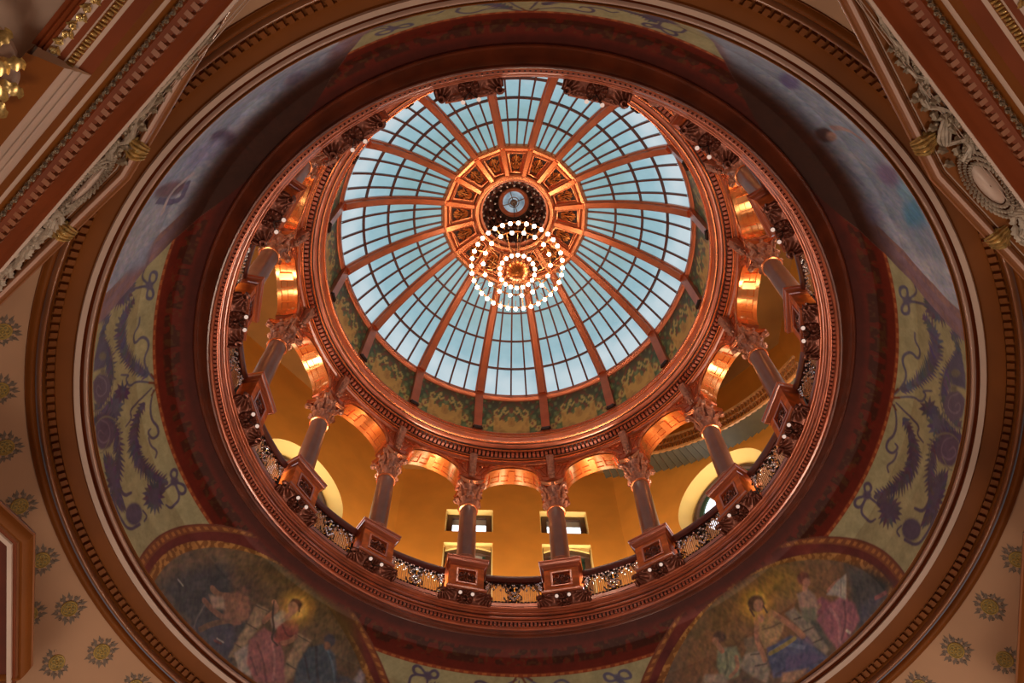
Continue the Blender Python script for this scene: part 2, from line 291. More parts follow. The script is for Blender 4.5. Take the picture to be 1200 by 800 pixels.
# ---- painted cove -------------------------------------------------
PAINT={
'SW':[
('P',(92,72,40),.5,[-12.3,.682,1.0,.987,13.8,.849,19.2,.432,5.2,.116,-5.1,.144],0),
('P',(44,54,66),.35,[-21.0,.015,-18.5,.269,-14.6,.522,-11.1,.621,-8.8,.518,-5.5,.553,-3.0,.427,-3.9,.064,-4.1,.011,-11.1,.005],0),
('P',(56,66,92),.2,[-12.9,.002,-9.9,.172,-6.1,.254,-4.1,.139,-4.8,.004,-9.2,.014],0),
('P',(84,62,40),.3,[-11.8,.595,-7.6,.685,-3.3,.622,-4.1,.536,-8.4,.533],0),
('P',(150,108,84),.08,[-9.7,.417,-8.2,.515,-5.8,.542,-4.7,.494,-4.2,.404,-5.9,.283,-8.3,.289],0),
('S',(150,108,84),.14,[-12.2,.377,-10.5,.379,-8.9,.438],0),
('S',(140,100,80),.13,[-12.5,.252,-10.2,.247,-7.3,.273,-5.5,.331],0),
('S',(120,90,70),.1,[-11.1,.042,-9.7,.15,-7.3,.273],0),
('P',(178,158,138),.06,[-12.2,.317,-9.9,.389,-8.6,.332,-10.5,.27],0),
('P',(120,78,58),.05,[-6.1,.599,-6.0,.587,-6.0,.572,-6.2,.56,-6.5,.551,-6.8,.547,-7.1,.55,-7.3,.559,-7.4,.571,-7.4,.586,-7.3,.599,-7.0,.608,-6.7,.611,-6.4,.608],0),
('P',(60,42,34),.05,[-6.2,.625,-6.2,.616,-6.2,.606,-6.4,.596,-6.6,.588,-6.9,.584,-7.1,.584,-7.3,.589,-7.3,.597,-7.3,.608,-7.1,.618,-6.9,.626,-6.6,.631,-6.4,.63],0),
('S',(180,180,178),.03,[-18.5,.192,-17.2,.192],0),
('S',(180,180,178),.03,[-7.8,.088,-6.6,.099],0),
('S',(120,60,60),.05,[-8.0,.059,-6.9,.078],0),
('S',(110,108,110),.03,[-12.2,.23,-12.5,.026,-11.8,.006],0),
('P',(168,148,118),.05,[-3.8,.548,-1.5,.569,-1.8,.404,-2.4,.28,-3.5,.076,-4.8,.032,-4.5,.126,-4.0,.331],0),
('P',(160,140,110),.05,[4.6,.554,7.7,.554,7.2,.44,6.7,.227,5.6,.126,4.6,.209,5.2,.428],0),
('S',(96,80,62),.03,[-3.9,.535,-.9,.566],0),
('S',(96,80,62),.03,[-4.3,.361,-2.0,.377],0),
('S',(96,80,62),.03,[-4.7,.157,-2.0,.17],0),
('S',(96,80,62),.03,[4.8,.539,7.5,.542],0),
('S',(96,80,62),.03,[5.0,.283,7.2,.282],0),
('P',(176,170,162),.05,[-4.1,.087,-2.2,.247,-.1,.109,-.2,.014,-2.4,.003],0),
('P',(158,100,104),.06,[-2.5,.258,-.9,.421,1.8,.434,4.2,.321,5.6,.126,.9,.003,-1.5,.084],0),
('S',(120,70,80),.05,[-1.0,.285,1.1,.188,2.6,.051],0),
('S',(186,130,130),.05,[.7,.4,2.8,.279,3.6,.099],0),
('S',(120,70,80),.04,[-1.3,.15,.8,.056],0),
('P',(188,178,160),.06,[-.5,.529,.7,.633,3.1,.64,2.6,.559,.7,.46],0),
('P',(160,76,66),.05,[1.3,.499,2.2,.588,3.7,.628,4.9,.58,5.0,.505,3.7,.407,1.6,.385],0),
('S',(110,44,44),.05,[1.9,.539,3.4,.479,4.9,.522],0),
('S',(178,128,100),.1,[-1.4,.468,-.8,.552,-.1,.619,-1.3,.645],0),
('S',(178,128,100),.09,[3.0,.407,4.4,.467,4.9,.522],0),
('P',(196,150,52),.4,[5.3,.767,5.6,.721,5.4,.671,4.6,.628,3.6,.601,2.5,.595,1.4,.611,.7,.646,.3,.694,.5,.743,1.1,.784,2.1,.811,3.4,.818,4.5,.802],0),
('P',(222,184,86),.15,[4.5,.753,4.7,.721,4.6,.687,4.1,.657,3.4,.639,2.6,.635,1.9,.646,1.3,.671,1.1,.705,1.2,.738,1.6,.766,2.3,.784,3.1,.788,3.9,.777],0),
('S',(190,140,104),.1,[2.5,.673,2.3,.635,2.0,.61],0),
('P',(92,54,30),.04,[3.5,.756,3.6,.738,3.5,.719,3.2,.7,2.7,.688,2.2,.684,1.7,.689,1.4,.702,1.3,.721,1.4,.741,1.7,.758,2.1,.77,2.6,.774,3.1,.769],0),
('P',(190,140,104),.03,[3.1,.718,3.2,.699,3.2,.679,2.9,.663,2.6,.653,2.2,.653,1.8,.66,1.5,.675,1.3,.694,1.4,.714,1.6,.729,1.9,.738,2.3,.739,2.8,.732],0),
('S',(92,54,30),.04,[1.6,.747,2.9,.751,3.6,.703],0),
('S',(52,36,30),.045,[-1.4,.65,-.4,.553,.9,.467,.9,.384,2.4,.37],0),
('P',(46,78,98),.06,[7.7,.494,10.3,.586,12.6,.542,14.4,.341,7.1,.166,6.9,.332,7.4,.445],0),
('S',(28,48,66),.06,[9.0,.528,10.0,.39,11.1,.28],0),
('S',(80,118,140),.05,[11.1,.555,12.8,.455,13.8,.337],0),
('S',(28,48,66),.05,[7.6,.411,9.5,.261],0),
('P',(40,48,66),.04,[11.8,.65,11.8,.63,11.7,.611,11.4,.595,11.0,.587,10.6,.587,10.2,.595,9.9,.611,9.8,.63,10.0,.65,10.2,.666,10.7,.675,11.1,.675,11.5,.666],0),
('P',(130,84,60),.03,[11.2,.592,11.3,.58,11.2,.568,11.1,.558,10.9,.554,10.6,.555,10.4,.561,10.2,.571,10.2,.584,10.2,.596,10.4,.605,10.6,.61,10.8,.609,11.1,.603],0),
('P',(150,150,160),.08,[17.1,.424,17.7,.515,18.5,.489,18.4,.418,16.9,.39],0),
('P',(46,66,84),.08,[14.2,.406,15.9,.419,17.2,.397,14.2,.337],0),
],
'SE':[
('P',(128,92,46),.5,[-14.6,.624,-3.6,.828,6.5,.834,15.9,.629,19.8,.397,16.3,.178,3.1,.313,-11.9,.351,-16.3,.435],0),
('P',(150,118,40),.5,[11.0,.583,10.1,.561,8.8,.562,7.4,.587,6.0,.631,5.0,.685,4.6,.739,4.9,.781,5.8,.805,7.2,.805,8.7,.78,10.1,.737,11.0,.681,11.3,.625],0),
('P',(50,62,66),.3,[18.5,.456,22.0,.252,24.1,.026,20.0,.018,16.2,.015,14.7,.056,16.5,.234],0),
('P',(60,72,98),.15,[17.3,.134,20.4,.083,22.5,.031,19.3,.008,15.5,.003],0),
('S',(150,90,96),.08,[20.2,.07,21.9,.035],0),
('P',(70,84,78),.2,[8.6,.416,10.3,.273,9.7,.046,7.7,.036,7.0,.286],0),
('P',(164,156,138),.05,[5.3,.51,7.1,.5,8.2,.346,9.2,.043,8.4,.036,7.5,.125,6.7,.298],0),
('S',(90,86,78),.035,[6.2,.425,8.2,.387],0),
('S',(90,86,78),.035,[6.7,.298,8.6,.273],0),
('S',(90,86,78),.035,[7.3,.173,9.1,.147],0),
('P',(160,154,140),.06,[-3.6,.423,-.9,.371,-1.1,.196,-2.2,.116,-4.2,.242,-5.5,.353],0),
('S',(90,86,78),.03,[-3.0,.388,-1.1,.347],0),
('S',(90,86,78),.03,[-3.0,.29,-1.1,.256],0),
('P',(146,128,100),.05,[-3.1,.532,-1.1,.498,-1.6,.391,-3.6,.415],0),
('P',(166,104,122),.06,[12.2,.337,15.3,.298,16.5,.171,15.9,.049,13.3,.008,10.6,.002,10.1,.109,9.7,.305],0),
('S',(196,140,152),.06,[12.5,.291,13.0,.165,11.3,.024],0),
('S',(120,70,92),.05,[15.1,.25,14.0,.124,12.0,.04],0),
('P',(150,84,104),.06,[9.5,.446,12.2,.411,13.1,.331,10.8,.314,9.1,.377],0),
('P',(184,160,146),.05,[8.9,.554,10.6,.526,10.8,.463,9.1,.418,8.3,.47],0),
('S',(178,128,104),.09,[8.4,.401,9.6,.358,11.2,.375],0),
('S',(178,128,104),.08,[13.8,.412,15.2,.417,16.2,.409],0),
('P',(196,196,188),.04,[15.8,.41,17.8,.397,15.6,.262,14.6,.338,13.3,.398],0),
('S',(120,120,120),.02,[16.6,.395,15.2,.311],0),
('S',(180,128,104),.11,[11.0,.583,10.4,.558,10.0,.524],0),
('P',(176,150,136),.05,[8.8,.566,10.8,.54,11.3,.464,10.9,.375,9.5,.331,8.2,.387,8.0,.469],0),
('P',(120,128,108),.06,[8.2,.462,10.4,.381,9.8,.312,8.0,.332,7.6,.398],0),
('P',(112,52,36),.04,[12.1,.593,11.8,.582,11.3,.58,10.8,.586,10.4,.6,10.2,.619,10.2,.639,10.4,.657,10.7,.669,11.2,.672,11.7,.665,12.1,.651,12.3,.631,12.3,.611],0),
('P',(180,128,104),.03,[11.8,.57,11.6,.563,11.3,.56,11.0,.562,10.8,.57,10.7,.581,10.7,.594,10.8,.605,11.1,.613,11.3,.616,11.6,.614,11.8,.606,12.0,.594,11.9,.582],0),
('S',(220,214,200),.05,[13.3,.062,13.6,.029],0),
('P',(120,104,140),.1,[3.7,.332,7.0,.243,7.3,.089,3.6,.174],0),
('P',(70,92,140),.06,[.0,.366,4.3,.336,6.6,.197,8.5,.006,5.3,.0,1.7,.063,-.8,.127,-.6,.262],0),
('S',(110,136,176),.08,[.3,.315,3.1,.313,5.6,.19],0),
('S',(46,60,106),.07,[-.3,.133,3.1,.127,7.4,.007],0),
('P',(86,86,140),.1,[2.2,.219,5.9,.136,7.7,.036,5.0,.045,1.8,.128],0),
('S',(150,140,70),.09,[.1,.312,2.1,.304,4.8,.299],0),
('P',(188,160,112),.05,[-.1,.61,3.3,.587,4.6,.459,3.4,.405,1.7,.356,-.4,.377,-.5,.482],0),
('S',(140,116,80),.04,[.5,.514,2.1,.486,3.9,.472],0),
('P',(190,140,110),.04,[.2,.629,2.8,.617,3.4,.568,.3,.579],0),
('S',(190,140,110),.11,[3.3,.583,4.7,.457,5.6,.373,6.3,.268],0),
('S',(190,140,110),.1,[.1,.584,-1.2,.481,-1.1,.355,-1.2,.291],0),
('P',(190,146,44),.4,[3.9,.622,3.1,.588,2.0,.573,.8,.581,-.2,.609,-.9,.653,-1.1,.705,-.7,.751,.1,.785,1.3,.8,2.5,.792,3.6,.763,4.2,.72,4.3,.669],0),
('S',(190,140,110),.13,[1.6,.66,1.3,.618,1.1,.586],0),
('P',(220,180,76),.15,[3.3,.651,2.7,.628,2.0,.618,1.2,.623,.5,.642,.0,.672,-.1,.707,.1,.738,.7,.761,1.5,.77,2.3,.765,3.0,.747,3.4,.718,3.5,.683],0),
('P',(88,56,34),.04,[3.0,.67,2.5,.652,1.9,.645,1.3,.649,.7,.665,.3,.689,.2,.717,.4,.741,.9,.758,1.5,.766,2.2,.761,2.7,.746,3.1,.723,3.1,.696],0),
('P',(188,140,110),.03,[2.5,.663,2.2,.649,1.9,.642,1.5,.643,1.2,.651,1.0,.666,1.0,.685,1.1,.703,1.4,.717,1.8,.723,2.2,.722,2.5,.714,2.7,.699,2.7,.68],0),
('S',(88,56,34),.04,[.2,.697,.3,.636],0),
('S',(88,56,34),.04,[2.6,.66,2.6,.603],0),
('P',(150,164,132),.06,[-8.1,.546,-6.8,.542,-4.9,.508,-4.9,.387,-6.2,.293,-8.9,.306,-9.1,.439],0),
('S',(100,120,96),.05,[-6.9,.507,-7.3,.397,-8.4,.343],0),
('S',(186,140,110),.08,[-5.5,.433,-5.8,.342,-7.5,.314],0),
('P',(170,156,136),.06,[-11.5,.411,-8.5,.356,-8.4,.278,-12.4,.362],0),
('S',(182,132,102),.1,[-7.7,.603,-7.6,.564,-7.4,.529],0),
('P',(74,46,32),.04,[-5.9,.614,-6.2,.6,-6.6,.593,-7.1,.595,-7.6,.604,-7.9,.62,-8.0,.639,-7.9,.658,-7.7,.673,-7.3,.68,-6.8,.679,-6.3,.669,-6.0,.652,-5.9,.633],0),
('P',(182,132,102),.03,[-7.4,.61,-7.5,.6,-7.8,.594,-8.0,.593,-8.2,.597,-8.3,.606,-8.4,.618,-8.3,.631,-8.2,.641,-7.9,.647,-7.7,.648,-7.5,.643,-7.3,.634,-7.3,.622],0),
('P',(186,152,122),.06,[.8,.115,4.9,.027,1.9,.01,-.1,.057],0),
],
'NW':[
('P',(150,166,196),.25,[21.2,.0,11.8,.001,2.0,.053,-9.9,.147,-20.3,.413,-15.2,.731,.7,.559,12.5,.509,22.1,.497],0),
('P',(170,180,200),.3,[17.0,.018,10.4,.002,8.7,.34,17.9,.49,20.3,.131],0),
('P',(104,98,128),.12,[.8,.717,1.4,.732,2.0,.725,2.5,.691,2.5,.633,2.3,.568,1.5,.476,.5,.389,-.4,.349,-.8,.364,-.9,.434,-.5,.545,-.3,.61,.2,.673],0),
('P',(150,160,200),.2,[1.7,.632,2.5,.668,3.6,.676,4.7,.652,5.6,.603,6.1,.538,5.6,.419,4.8,.324,3.7,.258,2.6,.236,1.9,.292,1.4,.372,1.3,.486,1.4,.576],0),
('P',(120,104,122),.12,[9.1,.56,9.7,.576,10.4,.562,10.8,.51,10.6,.413,10.2,.309,9.2,.183,8.1,.083,7.2,.041,6.8,.068,7.0,.163,7.5,.298,7.9,.404,8.5,.504],0),
('S',(110,112,150),.12,[10.2,.246,12.8,.608,9.1,.57],0),
('S',(196,190,200),.1,[13.5,.44,9.6,.385,7.6,.557],0),
('P',(170,190,220),.2,[-7.3,.645,-6.7,.684,-5.8,.706,-4.8,.705,-3.9,.682,-3.3,.641,-3.1,.592,-3.4,.547,-4.2,.478,-5.2,.438,-6.1,.439,-6.8,.484,-7.1,.552,-7.4,.598],0),
('P',(120,120,150),.15,[-13.1,.634,-12.8,.668,-12.2,.693,-11.4,.704,-10.7,.696,-10.2,.673,-10.0,.64,-10.1,.605,-10.5,.573,-11.1,.551,-11.8,.543,-12.4,.548,-12.9,.568,-13.2,.598],0),
('P',(150,140,170),.1,[-17.9,.513,-21.5,.394,-18.8,.628],0),
],
'NE':[
('P',(146,164,190),.25,[26.4,.293,18.7,.077,5.0,.13,-4.4,.065,-15.7,.02,-17.0,.328,-10.6,.668,4.0,.775,16.3,.805],0),
('P',(86,150,190),.25,[-8.4,.021,-9.2,.026,-11.1,.165,-12.3,.285,-12.4,.346,-11.7,.366,-10.3,.337,-8.5,.254,-6.2,.101,-4.9,.01,-5.2,.021,-5.6,.015,-6.3,.003,-7.4,.02],0),
('P',(130,180,210),.2,[-4.0,.011,-5.0,.036,-5.2,.006,-6.5,.115,-7.2,.201,-7.0,.246,-6.1,.24,-4.6,.177,-2.7,.066,-1.7,.012,-1.5,.009,-1.7,.002,-2.3,.006,-3.2,.023],0),
('P',(112,110,160),.12,[12.0,.321,11.4,.405,11.1,.481,11.2,.534,11.7,.546,12.4,.529,13.3,.468,14.1,.382,14.7,.293,15.8,.119,15.4,.114,15.0,.092,14.7,.058,13.2,.201],0),
('P',(74,60,66),.07,[1.3,.6,.9,.636,.7,.676,.8,.712,1.2,.73,1.7,.736,2.3,.729,2.8,.708,3.2,.67,3.3,.63,3.3,.595,2.9,.572,2.5,.565,1.9,.575],0),
('P',(176,140,130),.05,[1.6,.561,1.2,.58,1.0,.603,.9,.628,.9,.648,1.1,.661,1.4,.662,1.7,.652,2.0,.633,2.3,.609,2.4,.584,2.3,.564,2.2,.553,1.9,.552],0),
('S',(176,150,150),.1,[3.2,.524,3.9,.321,2.5,.173],0),
('S',(160,170,190),.15,[-.7,.617,-2.8,.491,-5.3,.409],0),
('S',(120,140,170),.1,[-3.1,.705,-6.9,.638],0),
('P',(130,120,160),.2,[-4.4,.142,-5.4,.235,-5.9,.313,-5.8,.367,-5.3,.398,-4.5,.398,-3.6,.367,-2.7,.31,-1.8,.222,-1.1,.121,-.9,.046,-1.3,.011,-2.1,.019,-3.2,.066],0),
('P',(150,160,200),.2,[-13.5,.645,-14.0,.685,-14.0,.725,-13.7,.757,-13.0,.779,-12.1,.786,-11.3,.776,-10.7,.753,-10.3,.72,-10.3,.679,-10.6,.641,-11.2,.616,-12.0,.608,-12.8,.618],0),
],
'PAN':[
('S',(98,98,124),.16,[3.7,.638,6.9,.504,10.5,.391,14.2,.337,16.2,.356,17.4,.456],1),
('S',(98,98,124),.22,[9.8,.407,14.2,.337,15.9,.357],1),
('P',(98,98,124),.05,[19.7,.417,21.9,.347,22.6,.247,22.8,.123,20.8,.192,19.6,.186,18.7,.312,18.6,.384],1),
('S',(98,98,124),.06,[18.7,.601,20.0,.37],0),
('S',(98,98,124),.07,[18.9,.614,19.1,.662,20.6,.657,21.2,.594,19.9,.592,18.9,.614],0),
('S',(98,98,124),.07,[18.8,.608,17.3,.668,16.2,.659,16.8,.599,18.6,.602],0),
('S',(98,98,124),.06,[19.3,.583,21.0,.493,22.0,.517,23.3,.434,22.4,.393,22.8,.317],0),
('P',(98,98,124),.04,[19.1,.571,18.7,.577,18.4,.588,18.2,.604,18.0,.621,18.1,.635,18.3,.643,18.6,.645,18.9,.639,19.2,.626,19.5,.61,19.6,.594,19.5,.58,19.4,.572],0),
('S',(92,84,110),.16,[-.7,.577,-2.4,.456,-4.8,.385,-8.1,.39,-11.6,.472,-14.6,.569],1),
('S',(92,84,110),.24,[-2.3,.479,-4.8,.385,-8.2,.397],1),
('S',(92,84,110),.07,[-15.5,.638,-14.5,.693,-13.5,.667,-13.9,.623,-15.4,.632],0),
('S',(92,84,110),.07,[-15.7,.64,-17.3,.699,-18.4,.673,-17.8,.622,-15.8,.628],0),
('P',(92,84,110),.04,[-14.9,.604,-15.2,.6,-15.5,.602,-15.8,.61,-16.1,.623,-16.2,.637,-16.1,.651,-15.9,.661,-15.6,.665,-15.3,.663,-15.0,.654,-14.7,.641,-14.6,.627,-14.7,.613],0),
('S',(92,84,110),.06,[-15.4,.614,-15.2,.51],0),
('P',(92,84,110),.05,[-15.0,.539,-13.5,.486,-12.6,.384,-13.5,.323,-15.6,.351,-16.4,.43,-15.1,.448],1),
('S',(92,84,110),.06,[-16.3,.633,-18.4,.611,-18.5,.545,-18.3,.497,-17.2,.475],0),
('S',(98,98,124),.06,[1.8,.712,4.4,.643,6.6,.62,8.1,.671,9.5,.66,10.6,.597,9.7,.538,11.4,.512,12.5,.569,13.9,.567],0),
('S',(92,84,110),.06,[.6,.684,-1.8,.63,-4.0,.622,-5.5,.66,-6.9,.65,-6.9,.587,-5.3,.561,-5.1,.595],0),
('S',(92,84,110),.05,[-6.2,.56,-7.6,.556,-9.1,.598,-9.8,.565],0),
('S',(98,98,124),.05,[1.7,.696,3.7,.549,3.7,.455,5.6,.418,5.5,.473,6.7,.371],0),
('S',(92,84,110),.05,[1.1,.674,.3,.544,.2,.425,-1.2,.44,-1.5,.357],0),
('S',(120,66,46),.05,[1.1,.745,2.2,.655],0),
('S',(110,66,52),.05,[1.1,.745,3.4,.68],0),
('S',(110,66,52),.05,[1.0,.744,.0,.662],0),
('P',(120,60,40),.05,[1.7,.696,1.3,.697,.8,.707,.5,.723,.3,.741,.2,.759,.4,.774,.7,.781,1.1,.78,1.6,.771,1.9,.755,2.1,.737,2.1,.719,2.0,.704],0),
('S',(98,98,124),.22,[16.9,.091,15.0,.08,11.1,.223,7.8,.258,5.8,.186,5.6,.04],1),
('P',(98,98,124),.04,[13.0,.204,16.3,.055,13.3,.015,11.4,.013,10.3,.158],0),
('P',(98,98,124),.04,[4.4,.332,3.9,.226,4.2,.104,2.3,.181,1.2,.289,2.1,.34],1),
('S',(92,84,110),.14,[4.1,.002,3.3,.132,-.2,.243,-3.5,.232,-6.5,.146,-8.1,.026],1),
('P',(98,84,110),.04,[2.3,.004,1.3,.001,.3,.004,-.6,.027,-1.3,.08,-1.7,.136,-1.5,.186,-.9,.216,.1,.221,1.3,.199,2.4,.153,3.2,.096,3.5,.039,3.1,.012],0),
('P',(106,98,122),.04,[8.9,.012,7.9,.017,7.0,.024,6.0,.067,5.4,.118,5.1,.169,5.4,.211,6.1,.232,7.1,.229,8.3,.2,9.3,.152,10.0,.097,10.1,.047,9.8,.01],0),
('S',(126,112,134),.03,[.9,.091,2.2,.053,1.5,.009,-.4,.066,-.7,.165,1.4,.174,3.1,.087],0),
('S',(132,124,142),.03,[7.5,.11,8.8,.07,7.9,.043,6.4,.099,6.2,.191,8.2,.178,9.8,.085],0),
('S',(128,126,112),.035,[12.8,.225,9.4,.288,6.1,.285,4.6,.193,4.4,.107,5.6,.0],0),
('S',(128,126,112),.035,[-3.3,.216,-2.2,.286,.0,.289,2.2,.2,3.4,.103,3.4,.032],0),
('S',(128,126,112),.03,[-.8,.142,-1.4,.043,-1.0,.012],0),
('S',(92,84,110),.08,[-2.2,.241,-5.3,.206,-7.4,.116,-9.8,.126,-10.6,.216],0),
('P',(92,84,110),.05,[-4.1,.128,-2.1,.047,-4.8,.041,-7.4,.027,-10.0,.05,-11.4,.088,-7.9,.1,-5.7,.125],1),
('P',(92,84,110),.04,[-12.0,.078,-12.6,.065,-13.3,.069,-14.1,.089,-14.7,.121,-15.0,.161,-15.0,.199,-14.6,.229,-14.0,.244,-13.2,.24,-12.5,.218,-11.9,.183,-11.6,.143,-11.6,.105],0),
('S',(92,84,110),.07,[-15.3,.161,-14.2,.031,-11.1,.01,-7.9,.012],0),
('S',(92,84,110),.05,[-14.4,.252,-15.7,.27,-15.7,.218],0),
('S',(98,98,124),.1,[23.8,.057,21.9,.02,19.2,.062,17.3,.147],1),
('P',(92,84,110),.04,[3.0,.447,4.8,.372,4.6,.316,2.9,.369],1),
('P',(128,126,112),.04,[13.0,.074,12.7,.079,12.4,.092,12.0,.112,11.8,.133,11.6,.153,11.6,.168,11.8,.173,12.1,.168,12.4,.155,12.8,.134,13.0,.112,13.1,.092,13.1,.079],0),
('P',(128,126,112),.04,[10.3,.108,10.1,.11,9.8,.117,9.6,.128,9.5,.141,9.4,.153,9.4,.162,9.6,.165,9.8,.163,10.0,.156,10.2,.144,10.3,.132,10.4,.12,10.4,.111],0),
],
}

CP = np.array([(.863,1.604),(.859,1.70),(.846,1.79),(.825,1.845),(.80,1.885),(.7586,1.917)])
CL = np.r_[0, np.cumsum(np.hypot(*np.diff(CP, axis=0).T))]; CLEN = CL[-1]*S; CL = CL/CL[-1]
NA, NV = 2560, 150
az = np.linspace(0, 360, NA+1)[:-1]; vv = np.linspace(0, 1, NV+1)
AA, VV = np.meshgrid(az, vv, indexing='ij')
KA = .845*S*PI/180
rng = np.random.RandomState(3)
def vnoise(x, y, seed, f):
    # smooth value noise (tileable in x over 360 deg)
    nx = int(360*f); r = np.random.RandomState(seed).rand(nx, 64)
    X = (x % 360)*f; Y = np.abs(y)*f; i = np.floor(X).astype(int); j = np.floor(Y).astype(int); fx = X-i; fy = Y-j
    fx = fx*fx*(3-2*fx); fy = fy*fy*(3-2*fy); i0 = i % nx; i1 = (i+1) % nx; j0 = j % 64; j1 = (j+1) % 64
    return (r[i0,j0]*(1-fx)+r[i1,j0]*fx)*(1-fy)+(r[i0,j1]*(1-fx)+r[i1,j1]*fx)*fy
Ym = VV*CLEN/KA
n1 = vnoise(AA, Ym, 1, .25); n2 = vnoise(AA, Ym, 2, 1.0); n3 = vnoise(AA, Ym, 5, 2.0)
COL = np.zeros(AA.shape+(3,))
def L(c): return np.array(lin(c))
def mix(mask, c): COL[:] = COL*(1-mask[...,None])+L(c)*mask[...,None]
def sm(x, a, b_): t = np.clip((x-a)/(b_-a), 0, 1); return t*t*(3-2*t)
COL[:] = L((172,170,132)); mix(.35*n1, (152,152,122))
# lunettes centred on the diagonals; ornamental fields on the axes
A45 = ((AA % 90)-45)                       # distance in degrees from the nearest diagonal
wi = 22*np.sqrt(np.clip(1-(VV/.9)**2, 0, 1)); wo = 26.5*np.sqrt(np.clip(1-(VV/1.03)**2, 0, 1))
north = ((AA > 90) & (AA < 270))
def chaikin(x, y, closed, it):
    for _ in range(it):
        n = len(x)
        if n < 3: break
        nx, ny = [], []
        if not closed: nx.append(x[0]); ny.append(y[0])
        for i in range(n if closed else n-1):
            j = (i+1) % n
            nx += [.75*x[i]+.25*x[j], .25*x[i]+.75*x[j]]; ny += [.75*y[i]+.25*y[j], .25*y[i]+.75*y[j]]
        if not closed: nx.append(x[-1]); ny.append(y[-1])
        x, y = nx, ny
    return list(x), list(y)
def leafy(seq):
    # a garland: the stroke plus many small pointed leaves along it
    out = []
    for k, c, w, pts, spiky in seq:
        out.append((k, c, w*(.85 if (spiky and k == 'S') else (.8 if k == 'S' else 1)), pts, 0))
        if not spiky: continue
        x, y = chaikin(pts[0::2], pts[1::2], k == 'P', 2)
        X = [a*KA for a in x]; Y = [v*CLEN for v in y]; n = len(X); tot = 0
        lp = 0.
        for i in range(n if k == 'P' else n-1):
            j = (i+1) % n; dx_, dy_ = X[j]-X[i], Y[j]-Y[i]; l = math.hypot(dx_, dy_)+1e-9; tx, ty = dx_/l, dy_/l; s = -lp
            while s < l:
                if s >= 0:
                    u = (i+s/l)/max(1,n-1); tot += 1
                    prof = math.sin(PI*min(max(u,.08),.92)) if k == 'S' else .6
                    ln = (.09+.12*prof)*(1 if k == 'S' else .75)*random.uniform(.8,1.25)
                    for sg in ((-1,1) if k == 'S' else ((-1)**tot,)):
                        ca, sa = .45, .9*sg
                        ex, ey = tx*ca-ty*sa, ty*ca+tx*sa; qx, qy = X[i]+tx*s, Y[i]+ty*s
                        if k == 'P': cx = sum(X)/n; cy = sum(Y)/n; ex, ey = qx-cx, qy-cy; q = math.hypot(ex,ey)+1e-9; ex, ey = ex/q, ey/q
                        out.append(('L', tuple(int(q*random.uniform(.86,1.12)) for q in c), .095, [qx/KA, qy/CLEN, (qx+ex*ln)/KA, (qy+ey*ln)/CLEN], 0))
                s += .075
            lp = (l-(s-.075)) if s > l else 0; lp = lp % .075
    return out
def paint(seq, azc, mirror=1, spikes=None, far=2.):
    for k, c, w, pts, spiky in seq:
        xs, ys = pts[0::2], pts[1::2]
        if k != 'L': xs, ys = chaikin(xs, ys, k == 'P', 2 if k == 'S' else 0)
        px = np.array(xs)*mirror; py = np.array(ys)
        da = (AA-azc+180) % 360-180
        mrg = 1.8 if k != 'P' else 3.
        a0, a1, v0, v1 = px.min()-mrg, px.max()+mrg, py.min()-.12, py.max()+.12
        rows = np.where((da[:,0] > a0) & (da[:,0] < a1))[0]; cols = np.where((vv > v0) & (vv < v1))[0]
        if len(rows) == 0 or len(cols) == 0: continue
        ix = np.ix_(rows, cols)
        X = da[ix]*KA; Y = VV[ix]*CLEN; qx = px*KA; qy = py*CLEN
        n = len(qx); closed = (k == 'P'); best = np.full(X.shape, 1e9); inside = np.zeros(X.shape, bool); tt = np.zeros(X.shape)
        for i in range(n if closed else n-1):
            x0, y0, x1, y1 = qx[i], qy[i], qx[(i+1) % n], qy[(i+1) % n]
            ex, ey = x1-x0, y1-y0; q = ex*ex+ey*ey+1e-9
            s = np.clip(((X-x0)*ex+(Y-y0)*ey)/q, 0, 1); d = np.hypot(X-x0-s*ex, Y-y0-s*ey)
            u = d < best; best = np.where(u, d, best); tt = np.where(u, (i+s)/max(1, n-1), tt)
            if closed:
                cr = ((y0 > Y) != (y1 > Y)); xi = x0+(Y-y0)/(y1-y0+1e-12)*ex; inside ^= cr & (X < xi)
        if closed:
            sd = np.where(inside, -best, best)
            if spiky: sd = sd+.09*(n3[ix]-.5)+.05*np.sin(X*22+Y*31)
            m = 1-sm(sd, -w*.5-.005, w*.5+.02)
        else:
            wid = w*.5
            if k == 'L': wid = w*.5*(1-.85*tt)
            elif len(pts) > 8: wid = wid*(.7+.45*np.sin(PI*np.clip(tt, 0, 1)))
            if spiky: wid = wid*(.55+.75*np.sin(PI*np.clip(tt, .05, .95)))*(1+.45*np.sin(tt*n*17)*np.sin(X*25))+.05*(n3[ix]-.5)
            m = 1-sm(best, wid-.012, wid+.014)
        sub = COL[ix]; COL[ix] = sub*(1-m[...,None])+L(c)*m[...,None]
for azc in (0, 90, 180, 270):
    paint(leafy(PAINT['PAN']), azc, -1 if azc in (270,) else 1)
